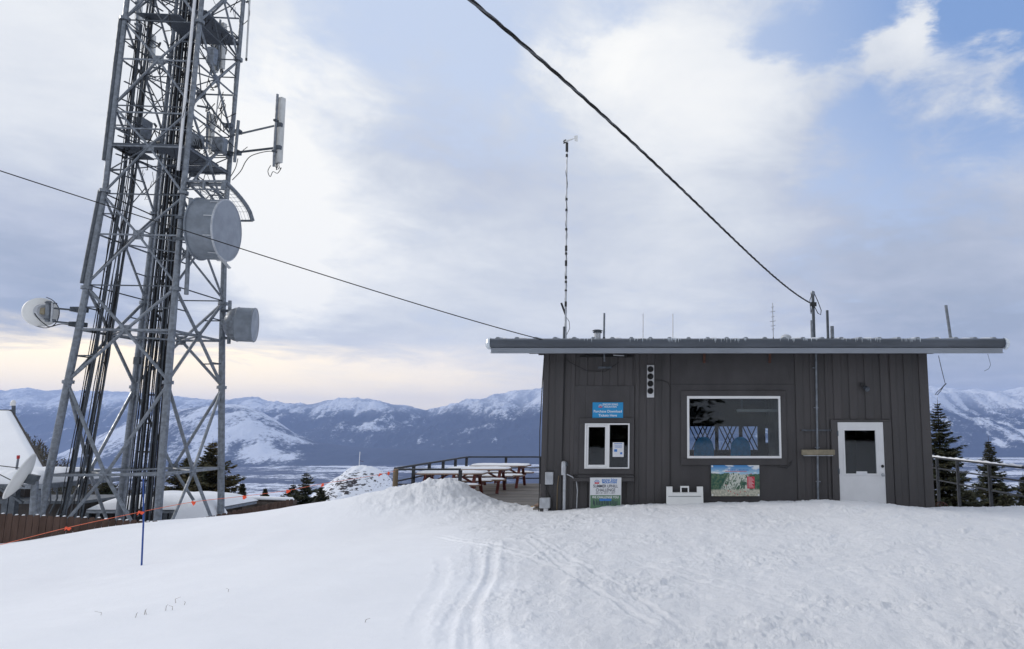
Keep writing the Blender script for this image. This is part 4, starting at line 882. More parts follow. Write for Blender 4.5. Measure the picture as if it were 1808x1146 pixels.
ss = MB(); nxg, nyg = 60, 30
def snowcap(x0, x1, y0, y1, z, h, seed, parent, name='snow_cover', cut=0.0, m='snow', N=(44, 16)):
    xs = np.linspace(0, 1, N[0]); ys = np.linspace(0, 1, N[1]); a, b = np.meshgrid(xs, ys)
    ed = np.minimum(np.minimum(a, 1-a)*(x1-x0), np.minimum(b, 1-b)*(y1-y0)); top = z+h*np.clip(1-np.exp(-ed/(h*.5)), 0, 1)*(1+.35*fbm(a*(x1-x0)*1.5+seed, b*(y1-y0)*1.5, 4))
    n1, n2 = a.shape; V1 = np.stack([x0+a*(x1-x0), y0+b*(y1-y0), np.maximum(top, z+.001)], -1).reshape(-1, 3); ix = np.arange(n1*n2).reshape(n1, n2)
    Fq = np.stack([ix[:-1, :-1], ix[:-1, 1:], ix[1:, 1:], ix[1:, :-1]], -1).reshape(-1, 4)
    off = np.array(origin(parent)) if parent else 0
    V2 = V1.copy(); V2[:, 2] = z+.0005; Fb = (Fq+len(V1))[:, ::-1]
    return arrmesh(name, np.r_[V1, V2]-off, np.r_[Fq, Fb], m, parent, smooth=True)
def railing(pts, label, posts, h=1.0, rails=(1.0, .62, .25), snow=False, zb=DZ, post=.08, cap=.08, name='deck_railing', m='rail_steel', deep=.35):
    t = thing(name, label, 'railing', (*pts[0][:2], zb), 'railings around the deck')
    for a, b in zip(pts[:-1], pts[1:]):
        for k, r in enumerate(rails):
            o = MB().beam((a[0], a[1], zb+r-(.03 if k == 0 else 0)), (b[0], b[1], zb+r-(.03 if k == 0 else 0)), cap if k == 0 else .04, .05 if k == 0 else .04).build('rail', m, t)
            if snow and k == 0:
                L = math.hypot(b[0]-a[0], b[1]-a[1]); d = ((b[0]-a[0])/L, (b[1]-a[1])/L); n = 60; v = []; 
                for i in range(n+1):
                    s = i/n*L; x, y = a[0]+d[0]*s, a[1]+d[1]*s; hh = .035+.012*math.sin(i*1.3)+.01*math.sin(i*.37)
                    for u, z in ((-.06, 0), (-.05, hh*.7), (0, hh), (.05, hh*.7), (.06, 0)): v.append((x-d[1]*u, y+d[0]*u, zb+r-.003+z))
                MB().add(v, [(i*5+j, i*5+j+1, i*5+j+6, i*5+j+5) for i in range(n) for j in range(4)]).build('snow_cover', 'snow', t, True)
    for p in posts: MB().box((p[0]-post/2, p[1]-post/2, zb-deep), (p[0]+post/2, p[1]+post/2, zb+h-.055)).build('post', m, t)
    return t
ps = [(DKX0+.06, y) for y in np.linspace(19.0, 25.6, 6)]
railing([(DKX0+.06, 18.95), (DKX0+.06, 25.6)], 'grey deck railing running back along the left edge of the deck beside the tables', ps, h=1.0)
railing([(DKX0+.1, 25.66), (-1.0, 25.66)], 'grey railing along the back edge of the deck behind the farthest picnic table', [(x, 25.66) for x in (-6.0, -4.7, -3.1, -1.4)], h=1.0, rails=(1.0, .58, .2))
fr = W(814, 829, 18.95); railing([(DKX0+.1, 18.9), (fr.x, 18.9)], 'short grey railing at the front corner of the deck in front of the nearest table', [(fr.x, 18.9)], h=.98, rails=(.98, .55))
railing([(8.85, 23.4), (9.0, 17.6)], 'snow topped railing coming forward from behind the right corner of the building', [(8.86, 22.9), (8.9, 21.4), (8.95, 19.4)], zb=-.48, h=1.03, rails=(1.03, .66, .28), snow=True, deep=2)
railing([(8.98, 17.5), (11.6, 17.5)], 'snow topped railing section leaving the photo at the right edge', [(9.05, 17.5), (11.5, 17.5)], zb=-.48, h=1.0, rails=(1.0, .62, .26), snow=True, post=.13, deep=2)
def table():
    t = thing('picnic_table', '', 'picnic table', (0, 0, 0), 'red picnic tables on the deck')
    L = 2.0; tb = MB()
    for k in range(5): tb.box((-L/2, -.37+k*.15, .70), (L/2, -.37+k*.15+.14, .74))
    top = tb.build('tabletop', 'plank_wood', t, bevel=.004); snowcap(-L/2+.03, L/2-.03, -.35, .35, .7405, .055, 3, t, 'snow_cover')
    for s in (-1, 1):
        b = MB()
        for k in range(2): b.box((-L/2, s*.72-.14+k*.145, .41), (L/2, s*.72-.005+k*.145, .45))
        b.build('bench', 'plank_wood', t, bevel=.004)
        snowcap(-L/2+.05, L/2-.05, s*.72-.12, s*.72+.13, .4505, .04, 5, t, 'snow_cover')
        x = s*(L/2-.28)
        for q in (-1, 1): MB().beam((x, q*.62, 0), (x, q*.22, .70), .09, .05, (0, 1, 0)).build('leg', 'red_wood', t)
        MB().box((x-.05, -.86, .33), (x-.01, .86, .41)).build('cross_beam', 'red_wood', t); MB().box((x+.012, -.36, .61), (x+.052, .36, .70)).build('cross_beam', 'red_wood', t)
        MB().beam((x, 0, .38), (s*.12, 0, .70), .05, .08, (0, 1, 0)).build('brace', 'red_wood', t)
    return t
T0 = table()
for i, (px, Yt, lb, rz) in enumerate([(800, 20.7, 'red picnic table with snow on top, nearest one behind the snow pile', 0), (846, 22.6, 'snow topped red picnic table, middle one of three on the deck', .04), (884, 24.5, 'red picnic table with little snow, farthest one by the back railing', -.03)]):
    o = T0 if i == 0 else copy_tree(T0); o.location = (W(px, 830, Yt).x, Yt, DZ+.002); o.rotation_euler.z = rz; o['label'] = lb
p = W(699, 829, 18.2); t = thing('wooden_post', 'weathered round wooden post left of the deck corner', 'post', (p.x, 18.2, gz(p.x, 18.2)))
MB().tube([(p.x, 18.2, gz(p.x, 18.2)-.5), (p.x, 18.2, p.z)], .065, 12).build('shaft', 'post_wood', t, True); MB().lathe(p, (0, 0, 1), [(0, .065), (.012, .05), (.016, 0)], 12).build('end_grain', 'plank_wood', t)
t = thing('timber_block', 'small weathered timber step at the left foot of the building', 'step', (X_(949), 14.2, -.6))
MB().box((W(944, 895, 14.3).x, 14.1, W(948, 908, 14.3).z-.3), (XL-.01, 14.6, W(948, 897, 14.1).z)).build('tread', 'deck_wood', t, bevel=.01); MB().box((W(945, 895, 14.3).x, 14.15, W(948, 893, 14.3).z), (XL-.02, 14.5, W(948, 890.5, 14.3).z)).build('board', 'plank_wood', t)

# ------------------------------------------------------------ rope line with flags and the blue pole
pb = W(252, 998, 11.8); pt_ = W(253, 846, 11.8)
t = thing('marker_pole', 'slim blue bamboo style pole stuck in the open snow', 'pole', (pb.x, 11.8, pb.z))
MB().tube([(pb.x, 11.8, pb.z-.3), pb.lerp(pt_, .5)+Vector((.008, 0, 0)), pt_], [.014, .013, .010], 8).build('shaft', 'pole_blue', t, True)
rp = [(-60, 975, 11.4), (0, 962, 11.5), (118, 932, 11.6), (253, 903, 11.8), (340, 886.5, 12.6), (430, 876, 13.6), (507, 866, 14.6), (570, 854, 15.6), (640, 843, 16.8), (697, 832, 18.1)]
pp = path_px(rp, 90)
t = thing('rope_line', 'thin orange boundary rope with flags strung past the blue pole to the wooden post', 'rope', pp[0])
MB().tube(pp, .0045, 5).build('rope', 'rope_orange', t)
fg = random.Random(4)
for px, py, Y in ((117, 932, 11.6), (246, 904, 11.75), (340, 886.5, 12.6), (430, 876.5, 13.6), (507, 866, 14.6), (570, 854.5, 15.6), (671, 837, 17.5), (686, 834, 17.8)):
    c = W(px, py, Y); b = MB()
    for k in range(3):
        a = R(fg.uniform(200, 340)); L = fg.uniform(.035, .065); d = Vector((math.cos(a)*L, .02, math.sin(a)*L)); s_ = Vector((.018, 0, .018)); q = c+d*.55+Vector((.02*fg.uniform(-1, 1), 0, 0))
        b.add([c-s_*.4, c+s_*.4, q+s_*1.2, q-s_*1.2, c+d+s_*.9, c+d-s_*.9]+[v+Vector((0, .004, 0)) for v in (c-s_*.4, c+s_*.4, q+s_*1.2, q-s_*1.2, c+d+s_*.9, c+d-s_*.9)], [(0, 1, 2, 3), (3, 2, 4, 5), (9, 8, 7, 6), (11, 10, 8, 9), (0, 3, 9, 6), (1, 7, 8, 2)])
    b.lathe(c, (1, 0, 0), [(-.02, .008), (-.01, .018), (.01, .018), (.02, .008)], 8)
    b.build('flag', 'flag_orange', t)

# ------------------------------------------------------------ picket fences
def fence(keys, label, pitch=.150, group='brown picket fences below the tower', hgt=1.9, tip=True):
    P = [(W(px, 900, Y).x, Y, W(px, py, Y).z) for px, py, Y in keys]
    t = thing('picket_fence', label, 'fence', (P[0][0], P[0][1], P[0][2]-hgt), group)
    k = 0; n = 0
    for a, b in zip(P[:-1], P[1:]):
        L = math.hypot(b[0]-a[0], b[1]-a[1]); d = Vector((b[0]-a[0], b[1]-a[1], 0))/L; s = k
        while s < L:
            z = a[2]+(b[2]-a[2])*s/L+random.uniform(-.012, .012); c = Vector((a[0], a[1], 0))+d*s; u = d*.068; nrm = Vector((-d.y, d.x, 0))*.010
            pr = [(-1, -hgt), (1, -hgt), (1, -.05), (.62, 0), (-.62, 0), (-1, -.05)]
            vs = [c+u*q+Vector((0, 0, z+w_))+nrm*sg for sg in (-1, 1) for q, w_ in pr]
            MB().add(vs, [tuple(range(6)), tuple(range(11, 5, -1))]+[(i, (i+1) % 6, 6+(i+1) % 6, 6+i) for i in range(6)]).build('picket', 'fence_wood', t)
            if n % 3 != 1 and tip:
                q = c+Vector((0, 0, z)); MB().lathe(q, (0, 0, 1), [(-.004, .035), (.012, .028), (.02, 0)], 6).build('snow_tuft', 'snow', t)
            s += pitch; n += 1
        k = s-L
        m_ = Vector((-d.y, d.x, 0))*.04
        for zz in (.3, 1.4): MB().beam(Vector(a)+m_+Vector((0, 0, -zz)), Vector(b)+m_+Vector((0, 0, -zz)), .04, .09).build('rail', 'fence_wood', t)
    return t
fence([(-60, 903, 17.0), (0, 907, 17.0), (120, 912, 17.2), (200, 916, 17.4), (262, 920, 17.6), (330, 921.5, 17.9)], 'brown picket fence running in from the left edge until the snow buries it')
fence([(358, 914, 19.2), (400, 905, 19.8), (450, 894, 20.6), (519, 880, 22.0)], 'brown picket fence section right of the tower, ending at the dark spruces', tip=False)

# ------------------------------------------------------------ lattice tower
TH = .075; CXT, CYT = -16.655, 22.0
zk = [-3, -1.2, 4.2, 9, 14.5, 19]; hk = [1.72, 1.617, 1.357, 1.175, 1.162, 1.16]
def tc_(i, z, e=1.0, zz=None):
    s = [(-1, -1), (1, -1), (1, 1), (-1, 1)][i]; h = float(np.interp(z, zk, hk))*e; c, sn = math.cos(TH), math.sin(TH)
    return Vector((CXT-.004*z+(s[0]*c-s[1]*sn)*h, CYT-.003*z+(s[0]*sn+s[1]*c)*h, z))
def face(i, u, z, inn=0.0):                # point on face i (A-B, B-C, C-D, D-A), fraction u, pushed inwards
    a, b = tc_(i, z), tc_((i+1) % 4, z); p = a.lerp(b, u); c = Vector((CXT-.004*z, CYT-.003*z, z)); return p+(c-p).normalized()*inn
TW = thing('lattice_tower', 'tall grey galvanised lattice communications tower on four legs', 'tower', (CXT, CYT, -1.4))
ZTOP = 18.6
for i in range(4):
    MB().tube([tc_(i, -1.7), tc_(i, 4.4), tc_(i, 9), tc_(i, ZTOP)], [.105, .098, .082, .07], 14).build('leg', 'galv', TW, True)
    for z in (2.87, 4.47+1.3, 8.9, 14.75):
        MB().lathe(tc_(i, z), (0, 0, 1), [(-.05, .10), (-.05, .15), (.05, .15), (.05, .10)], 14).build('flange', 'galv', TW)
    MB().box(tc_(i, -1.75)-Vector((.3, .3, .3)), tc_(i, -1.62)+Vector((.3, .3, 0))).build('footing', 'galv_dark', TW)
nodes = [-2.4, 2.87, 5.86, 8.82, 11.77, 14.73, 17.9]; girts = [.14, 4.47, 7.49, 10.42, 13.37, 16.35]
for i in range(4):
    for k, gzv in enumerate(girts):
        r = .048 if k < 2 else .036
        c = face(i, .5, gzv); lo, hi = nodes[k], nodes[k+1]; j = (i+1) % 4
        lo2 = max(lo, -1.75); f = (gzv-lo2)/(gzv-lo)
        for cc in (i, j):
            e0 = tc_(cc, hi-.06); MB().cyl(e0, c, r, 8).build('brace', 'galv', TW, True)
            e1 = c.lerp(tc_(cc, lo+.06), f if k == 0 else 1); MB().cyl(c, e1, r, 8).build('brace', 'galv', TW, True)
        MB().cyl(tc_(i, gzv), tc_(j, gzv), r*.85, 8).build('girt', 'galv', TW, True)
        n_v = (tc_(j, gzv)-tc_(i, gzv)).normalized()
        MB().beam(c-n_v*.16, c+n_v*.16, .30, .014, n_v.cross(Vector((0, 0, 1)))).build('gusset', 'galv', TW)
        if k < 3 or k == 4: MB().cyl(c, face(j, .5, gzv), r*.7, 6).build('diaphragm_bar', 'galv', TW)
        # secondary struts
        if k >= 1:
            for cc in (i, j):
                m1 = c.lerp(tc_(cc, hi), .5); MB().cyl(m1, tc_(cc, m1.z), .022, 6).build('strut', 'galv_dark', TW)
                m2 = c.lerp(tc_(cc, lo), .5)
                if (cc+k) % 2: MB().cyl(m2, tc_(cc, m2.z), .022, 6).build('strut', 'galv_dark', TW)
# platforms
def platform(z, parts, label):
    for (u0, u1, v0, v1) in parts:
        def q(u, v): a = tc_(0, z, 1.02).lerp(tc_(1, z, 1.02), u); b = tc_(3, z, 1.02).lerp(tc_(2, z, 1.02), u); return a.lerp(b, v)
        c = [q(u0, v0), q(u1, v0), q(u1, v1), q(u0, v1)]; dn = Vector((0, 0, -.05))
        MB().add(c+[p+dn for p in c], [(0, 1, 2, 3), (7, 6, 5, 4), (0, 4, 5, 1), (1, 5, 6, 2), (2, 6, 7, 3), (3, 7, 4, 0)]).build('platform', 'grating', TW)
platform(10.50, [(0, .22, 0, .55), (.22, 1, 0, .30), (.55, 1, .30, .72), (.25, 1, .78, 1)], '')
platform(15.35, [(.0, .55, .25, .45), (.25, .75, .45, 1), (.75, 1, .12, 1)], '')
for z in (11.0, 11.55): MB().cyl(tc_(0, z), tc_(1, z), .03, 8).build('guard_rail', 'galv', TW); MB().cyl(tc_(1, z), tc_(2, z), .03, 8).build('guard_rail', 'galv', TW)
# cable runs
def run(i, u0, u1, n, r, inn, z0, z1, gap=None, tone=0):
    for k in range(n):
        u = u0+(u1-u0)*(k+random.uniform(-.2, .2))/max(1, n-1); rad = r*random.uniform(.75, 1.25)
        if gap and gap[0] < k/n < gap[1]: continue
        pts = [face(i, u+.004*math.sin(z*2.1+k), z, inn+random.uniform(-.03, .03)) for z in np.arange(z0, z1, .9)]
        MB().tube(pts, rad, 7).build('feed_cable', 'cable_grey' if (tone and k % tone == 0) else 'cable_black', TW, True)
    for e in (u0-.03, u1+.03): MB().tube([face(i, e, z, inn+.05) for z in np.arange(z0, z1, 1.5)], .028, 6).build('ladder_rail', 'galv_dark', TW)
    for z in np.arange(z0+.4, z1, .95):
        MB().beam(face(i, u0-.05, z, inn), face(i, u1+.05, z, inn), .05, .05).build('cable_clamp', 'black', TW)
run(2, .93, .66, 13, .022, .15, -1.6, 18.6, (.32, .44))
run(2, .88, .70, 5, .020, .32, -1.6, 18.6)
run(3, .70, .56, 9, .015, .12, -1.6, 18.6, None, 3)
run(3, .86, .77, 5, .014, .12, -1.6, 15.0)
MB().tube([face(2, .97, z, .30) for z in np.arange(-1.6, 18.6, 2)], .032, 10).build('ladder_rail', 'galv', TW); 
# white conduit up leg B, splice sleeves on leg A
MB().tube([tc_(1, z)+Vector((-.13, -.13, 0)) for z in (9.6, 12, 15, 18.6)], .042, 10).build('white_conduit', 'white_paint', TW, True)
MB().cyl(tc_(0, 5.9)+Vector((-.12, -.05, 0)), tc_(0, 8.9)+Vector((-.10, -.05, 0)), .06, 10).build('sleeve', 'galv_dark', TW, True)
MB().cyl(tc_(0, 9.9)+Vector((-.10, -.05, 0)), tc_(0, 14.75)+Vector((-.10, -.05, 0)), .06, 10).build('sleeve', 'galv_dark', TW, True)
MB().box(face(2, .97, 3.75, .3)-Vector((.22, .1, .12)), face(2, .97, 3.75, .3)+Vector((-.02, .1, .12))).build('junction_box', 'galv_dark', TW)
# tangle of hanging leads and small boxes on the upper levels
g = random.Random(9)
def clutter(z0, z1, n):
    for k in range(n):
        z = g.uniform(z0, z1); i = g.choice([0, 1, 1, 2, 3]); u = g.uniform(.05, .95); p = face(i, u, z, g.uniform(0, .4))
        q = p+Vector((g.uniform(-.5, .5), g.uniform(-.5, .5), g.uniform(-.7, .3)))
        m = (p+q)/2+Vector((g.uniform(-.2, .2), 0, -g.uniform(.1, .45))); MB().tube([p, p.lerp(m, .6)+Vector((0, 0, -.05)), m, q.lerp(m, .5), q], g.choice([.008, .012, .016]), 5).build('jumper_lead', 'cable_black', TW)
        if k % 5 == 0: MB().beam(p, p+Vector((g.uniform(-.5, .5), g.uniform(-.3, .3), g.uniform(-.02, .02))), .05).build('mount_bar', 'galv_dark', TW)
clutter(9.9, 12.3, 40); clutter(12.5, 17.8, 50)
for k in range(3, 6):
    for i in range(4):
        for (ua, za, ub, zb_) in ((0, .25, .5, .5), (1, .25, .5, .5), (0, .75, .5, .5), (1, .75, .5, .5)):
            lo, hi = nodes[k], nodes[k+1]
            if (i+int(ua)+k) % 2: MB().cyl(face(i, ua, lo+(hi-lo)*za), face((i+1) % 4, .5, girts[k]+.0), .020, 6).build('strut', 'galv_dark', TW)
for k in range(2, 7):
    zn = nodes[k]
    for i in range(4):
        MB().cyl(tc_(i, zn), tc_((i+1) % 4, zn), .022, 6).build('girt', 'galv_dark', TW)
        if k > 2 and k < 6: MB().cyl(face(i, .5, zn), face(i, .25, (girts[k]+nodes[k])/2), .016, 6).build('strut', 'galv_dark', TW); MB().cyl(face(i, .5, zn), face(i, .75, (girts[k]+nodes[k])/2), .016, 6).build('strut', 'galv_dark', TW)
for z in np.arange(9.6, 18, .62):
    MB().beam(face(3, .92, z, .05), face(3, .45, z+.05, .3), .05, .03).build('support_bar', 'galv_dark', TW)
    MB().beam(face(2, .95, z, .1), face(2, .62, z, .1), .04, .03).build('support_bar', 'galv_dark', TW)
for p, s in ((face(1, .72, 11.2), (.2, .14, .26)), (face(1, .35, 11.0, .3), (.18, .14, .22)), (face(3, .5, 11.5, .1), (.16, .25, .32)), (face(0, .3, 16.2, .2), (.18, .12, .22)), (face(1, .5, 14.2, .2), (.12, .12, .3))):
    MB().box(p-Vector(s), p+Vector(s)).build('radio_unit', 'galv', TW, bevel=.02)
# panel antennas
def panel_ant(px, y0, y1, Y, w_, dpt, rz, label, lean=0, pipe=True):
    a, b = W(px, y1, Y), W(px+lean, y0, Y); ax = (b-a).normalized(); c, s = math.cos(rz), math.sin(rz)
    ux, uy = Vector((c, s, 0))*w_/2, Vector((-s, c, 0))*dpt/2
    t = thing('panel_antenna', label, 'antenna', a, 'panel antennas on the tower')
    pr = [(-1, -1), (-.6, -1.3), (.6, -1.3), (1, -1), (1, 1), (-1, 1)]; n = len(pr)
    vs = [p+ux*u+uy*v for p in (a, b) for u, v in pr]
    MB().add(vs, [tuple(range(n)), tuple(range(2*n-1, n-1, -1))]+[(i, (i+1) % n, n+(i+1) % n, n+i) for i in range(n)]).build('cover', 'antenna_white', t, bevel=.01)
    if pipe:
        o = uy.normalized()*(-dpt/2-.09)+ux*.3; MB().cyl(a.lerp(b, -.08)+o, a.lerp(b, 1.03)+o, .04, 10).build('mount_pipe', 'galv', t, True)
        for k in (.15, .62): q = a.lerp(b, k); MB().beam(q, q+o*1.4, .12, .07).build('clamp', 'galv_dark', t)
    for k in (-.5, 0, .5):
        q = a+ux*k; MB().tube([q, q+Vector((0, 0, -.12)), q+Vector((.05, .03, -.22))], .014, 6).build('connector', 'black', t)
    return t, a, b
t, a, b = panel_ant(490, 174, 288, 23.2, .34, .16, R(-25), 'tall white panel antenna held out on two arms to the right of the tower', 6)
arm0, arm1 = W(416, 236, 23.0), W(416, 271, 23.0)
t = thing('antenna_bracket', 'pair of grey arms holding the outlying panel antenna off the right tower leg', 'bracket', arm1)
vp0, vp1 = W(414, 286, 23.0), W(421, 213, 23.0); MB().cyl(vp0, vp1, .05, 10).build('upright', 'galv', t, True)
MB().cyl(W(403, 241, 23.1), W(498, 219, 23.3), .035, 10).build('arm', 'galv', t, True); MB().cyl(W(403, 271, 23.1), W(496, 260, 23.3), .04, 10).build('arm', 'galv_dark', t, True)
for px, py in ((405, 222), (405, 271), (421, 233), (420, 270), (494, 221), (492, 261)): c = W(px, py, 23.1); MB().box(c-Vector((.09, .08, .07)), c+Vector((.09, .08, .07))).build('clamp', 'galv_dark', t)
MB().tube(path_px([(410, 318, 23), (425, 302, 23), (434, 285, 23), (446, 274, 23), (475, 267, 23.2), (486, 272, 23.2), (489, 285, 23.2), (488, 300, 23.2)], 30), .014, 6).build('lead', 'black', t)
MB().tube(path_px([(407, 312, 23), (416, 296, 23), (420, 280, 23)], 12), .014, 6).build('lead', 'black', t)
MB().tube(path_px([(478, 292, 23.2), (473, 302, 23.2), (477, 312, 23.2), (482, 303, 23.2), (490, 306, 23.2), (497, 296, 23.2)], 20), .012, 6).build('lead', 'black', t)
panel_ant(371, 203, 262, 23.6, .24, .14, R(-20), 'white panel antenna inside the right face of the tower above the lower platform', 2)
panel_ant(379, 42, 128, 23.6, .20, .14, R(-20), 'white panel antenna high inside the right face, left one of a close pair', 4)
panel_ant(391, 42, 122, 23.7, .20, .14, R(-20), 'white panel antenna high inside the right face, right one of a close pair', 4)
panel_ant(267, 62, 110, 24.0, .20, .14, R(10), 'short white panel antenna inside the left face near the top of the photo', 2)
panel_ant(244, -20, 60, 24.0, .20, .14, R(10), 'white panel antenna behind the left leg at the top edge of the photo', 2)
t = thing('whip_antenna', 'long thin pale whip antenna hanging beside the right tower leg at the top', 'antenna', W(435, 104, 23.2))
MB().cyl(W(435, 104, 23.2), W(443, -40, 23.2), .030, 10).build('rod', 'antenna_white', t, True); MB().cyl(W(434.8, 107, 23.2), W(435, 103, 23.2), .035, 10).build('tip', 'black', t); MB().cyl(W(441, 2, 23.2), W(434, 4, 23.2), .03, 8).build('bracket', 'galv_dark', t)
MB().tube(path_px([(436, -5, 23.2), (441, 20, 23.2), (438, 35, 23.2), (428, 44, 23.1)], 16), .012, 6).build('lead', 'black', t)
t = thing('whip_antenna', 'slim greenish rod antenna rising inside the tower above the lower platform', 'antenna', W(380, 215, 23.5))
MB().cyl(W(380, 222, 23.5), W(389, 132, 23.5), .022, 8).build('rod', 'antenna_white', t, True)
# big drum dish
Y = 21.0; fc = W(401, 407, Y); axd = Vector((math.cos(R(9)), math.sin(R(9)), -.01)).normalized(); RD = .96
t = thing('drum_dish', 'large grey drum shaped microwave dish on the front right of the tower', 'dish antenna', fc-axd*1.0)
MB().lathe(fc, axd, [(-.80, RD*.97), (-.78, RD*1.03), (-.74, RD*1.03), (-.73, RD*.985), (-.02, RD*.985)], 56).build('shroud', 'shroud', t, True)
MB().lathe(fc, axd, [(-.03, RD*.99), (-.03, RD*1.025), (.01, RD*1.025), (.015, RD*.98)], 56).build('rim', 'galv_pale', t, True)
MB().lathe(fc, axd, [(.008, RD*.985), (.02, RD*.7), (.028, .3), (.03, 0)], 56).build('radome_face', 'radome', t, True)
MB().lathe(fc, axd, [(-.79, RD*.97), (-.98, RD*.6), (-1.06, .2), (-1.07, 0)], 40).build('reflector_back', 'galv', t, True)
for k in range(10):
    a = 2*math.pi*k/10+.2; x = axd.cross(Vector((0, 0, 1))).normalized(); yv = x.cross(axd); r_ = x*math.cos(a)+yv*math.sin(a)
    MB().cyl(fc-axd*.26+r_*RD*1.01, fc-axd*.0+r_*RD*1.02, .016, 6).build('face_clip', 'galv_pale', t)
bb = fc-axd*1.05; MB().cyl(W(329, 520, 20.9), W(337, 350, 20.9), .06, 12).build('mount_pipe', 'galv', t, True)
for z in (-.35, .35): MB().beam(bb+Vector((0, 0, z)), bb+Vector((-.45, -.1, z)), .08).build('mount_arm', 'galv_dark', t)
MB().beam(W(386, 452, 20.3), W(406, 474, 20.6), .13, .03).build('stay_bracket', 'galv_pale', t)
# ice shield
t = thing('ice_shield', 'curved mesh ice shield arching over the big drum dish', 'shield', W(330, 340, 21))
def arch(x, n=14):
    y0, y1 = 21.0, 22.6; zt_, zd = W(404, 326, 21.2).z, .95
    return [Vector((x, y0-.12+(y1-y0)*(1-math.cos(a)), zt_-zd*.12-zd+zd*math.sin(a+math.pi/2*.0)*1.0 if False else zt_-zd*(1-math.cos(a))*(1.0) if False else zt_-zd*(1-math.sqrt(max(0, 1-((a/(math.pi/2))**2)*.98)))) ) for a in np.linspace(0, math.pi/2, n)]
xa, xb = W(332, 330, 21).x, W(400, 330, 21).x
for x in (xa, (xa+xb)/2, xb): MB().tube([Vector((x, 20.85, arch(x)[0].z-.30)), Vector((x, 20.84, arch(x)[0].z-.12))]+arch(x), .065 if x == xb else .045, 8).build('hoop', 'galv', t, True)
e = [arch(x) for x in (xa, xb)]
ms = MB()
for k in range(14): ms.beam(e[0][k], e[1][k], .010, .010)
for x in np.linspace(xa, xb, 12): ms.tube(arch(x), .006, 4)
ms.build('mesh', 'galv_pale', t)
for k in (0, 13): MB().cyl(e[0][k], e[1][k], .038, 8).build('edge_bar', 'galv', t, True)
MB().box((xa, 20.95, e[0][0].z-.12), (xb, 21.0, e[0][0].z-.02)).build('edge_plate', 'galv', t)
MB().beam((xa, 20.9, e[0][0].z-.28), (xa-.1, 21.0, e[0][0].z-1.2), .06).build('stay', 'galv_dark', t); MB().cyl((xa, 20.86, e[0][0].z-.28), (xb, 20.86, e[0][0].z-.28), .025, 8).build('edge_bar', 'galv', t)
# small drum dish right
Y = 23.3; rc = W(449, 574, Y); ax2 = Vector((math.cos(R(20)), math.sin(R(20)), 0)); r2 = .585
t = thing('drum_dish', 'small grey drum dish on an upright pipe at the right tower leg', 'dish antenna', rc-ax2*.9)
MB().lathe(rc, ax2, [(-.50, r2), (-.48, r2*1.03), (-.45, r2*1.0), (-.02, r2), (0, r2*1.03), (.03, r2*1.0)], 44).build('shroud', 'shroud', t, True)
MB().lathe(rc, ax2, [(.02, r2*.99), (.05, r2*.5), (.055, 0)], 40).build('radome_face', 'radome', t, True)
MB().lathe(rc, ax2, [(-.50, r2), (-.58, r2*.97), (-.68, r2*.88), (-.78, r2*.72), (-.86, r2*.48), (-.90, .16), (-.98, .14), (-.99, 0)], 40).build('reflector_back', 'galv', t, True)
MB().cyl(W(404, 607, 23.2), W(406, 531, 23.2), .055, 12).build('mount_pipe', 'galv', t, True)
MB().beam(rc-ax2*.9, W(405, 574, 23.2), .16, .2).build('mount_hub', 'galv_dark', t)
for py in (549, 573, 597): MB().beam(W(391, py, 23.2), W(407, py, 23.2), .07, .09).build('mount_arm', 'galv_dark', t)
# radome dish left (seen from behind)
Y = 20.4; c = W(74, 551, Y); ax3 = Vector((-.62, .78, 0)).normalized(); r3 = .43
ax3 = (c-Vector((0, 0, EZ))); ax3.z = 0; ax3 = (Matrix.Rotation(R(18), 3, 'Z')@ax3).normalized()
t = thing('round_dish', 'round white dish seen from behind on two arms at the left tower leg', 'dish antenna', c)
MB().lathe(c, ax3, [(-.10, r3*.35), (-.06, r3*.7), (.03, r3*.98), (.05, r3*1.02), (.16, r3*1.0), (.22, r3*.6), (.23, 0)], 44).build('reflector', 'white_plastic', t, True)
MB().lathe(c, ax3, [(-.22, 0), (-.22, .20), (-.07, .24)], 30).build('hub', 'galv_pale', t, True)
q = c-ax3*.28; 
MB().box(q-Vector((.16, .08, .10)), q+Vector((.04, .08, .10))).build('radio_box', 'tan_box', t, bevel=.02)
ps0, ps1 = W(86, 532, Y-.2), W(84, 568, Y-.2)
MB().cyl(ps1, ps0, .07, 12).build('mount_pipe', 'galv', t, True); MB().cyl(W(91, 569, Y-.25), W(93, 535, Y-.25), .03, 8).build('mount_bar', 'galv_pale', t)
for a_, b_ in (((80, 534), (100, 536)), ((78, 563), (98, 565))): MB().beam(W(*a_, Y-.25), W(*b_, Y-.25), .04, .04).build('bracket', 'galv_dark', t)
MB().cyl(W(92, 544, Y-.2), W(138, 548, Y+.3), .028, 8).build('arm', 'galv_dark', t); MB().cyl(W(90, 567, Y-.2), W(136, 572, Y+.3), .028, 8).build('arm', 'galv_dark', t)
for px, py in ((140, 547), (138, 573)): k = W(px, py, Y+.4); MB().box(k-Vector((.16, .16, .07)), k+Vector((.16, .16, .07))).build('clamp', 'galv_dark', t)
MB().tube(path_px([(61, 553, Y-.4), (68, 563, Y-.4), (80, 573, Y-.4), (88, 577, Y-.4), (110, 572, Y), (135, 577, Y+.2)], 24), .014, 6).build('lead', 'black', t)
MB().tube(path_px([(82, 525, Y), (94, 531, Y), (104, 545, Y), (103, 562, Y), (95, 574, Y), (80, 579, Y), (62, 575, Y)], 30), .012, 6).build('lead', 'black', t)

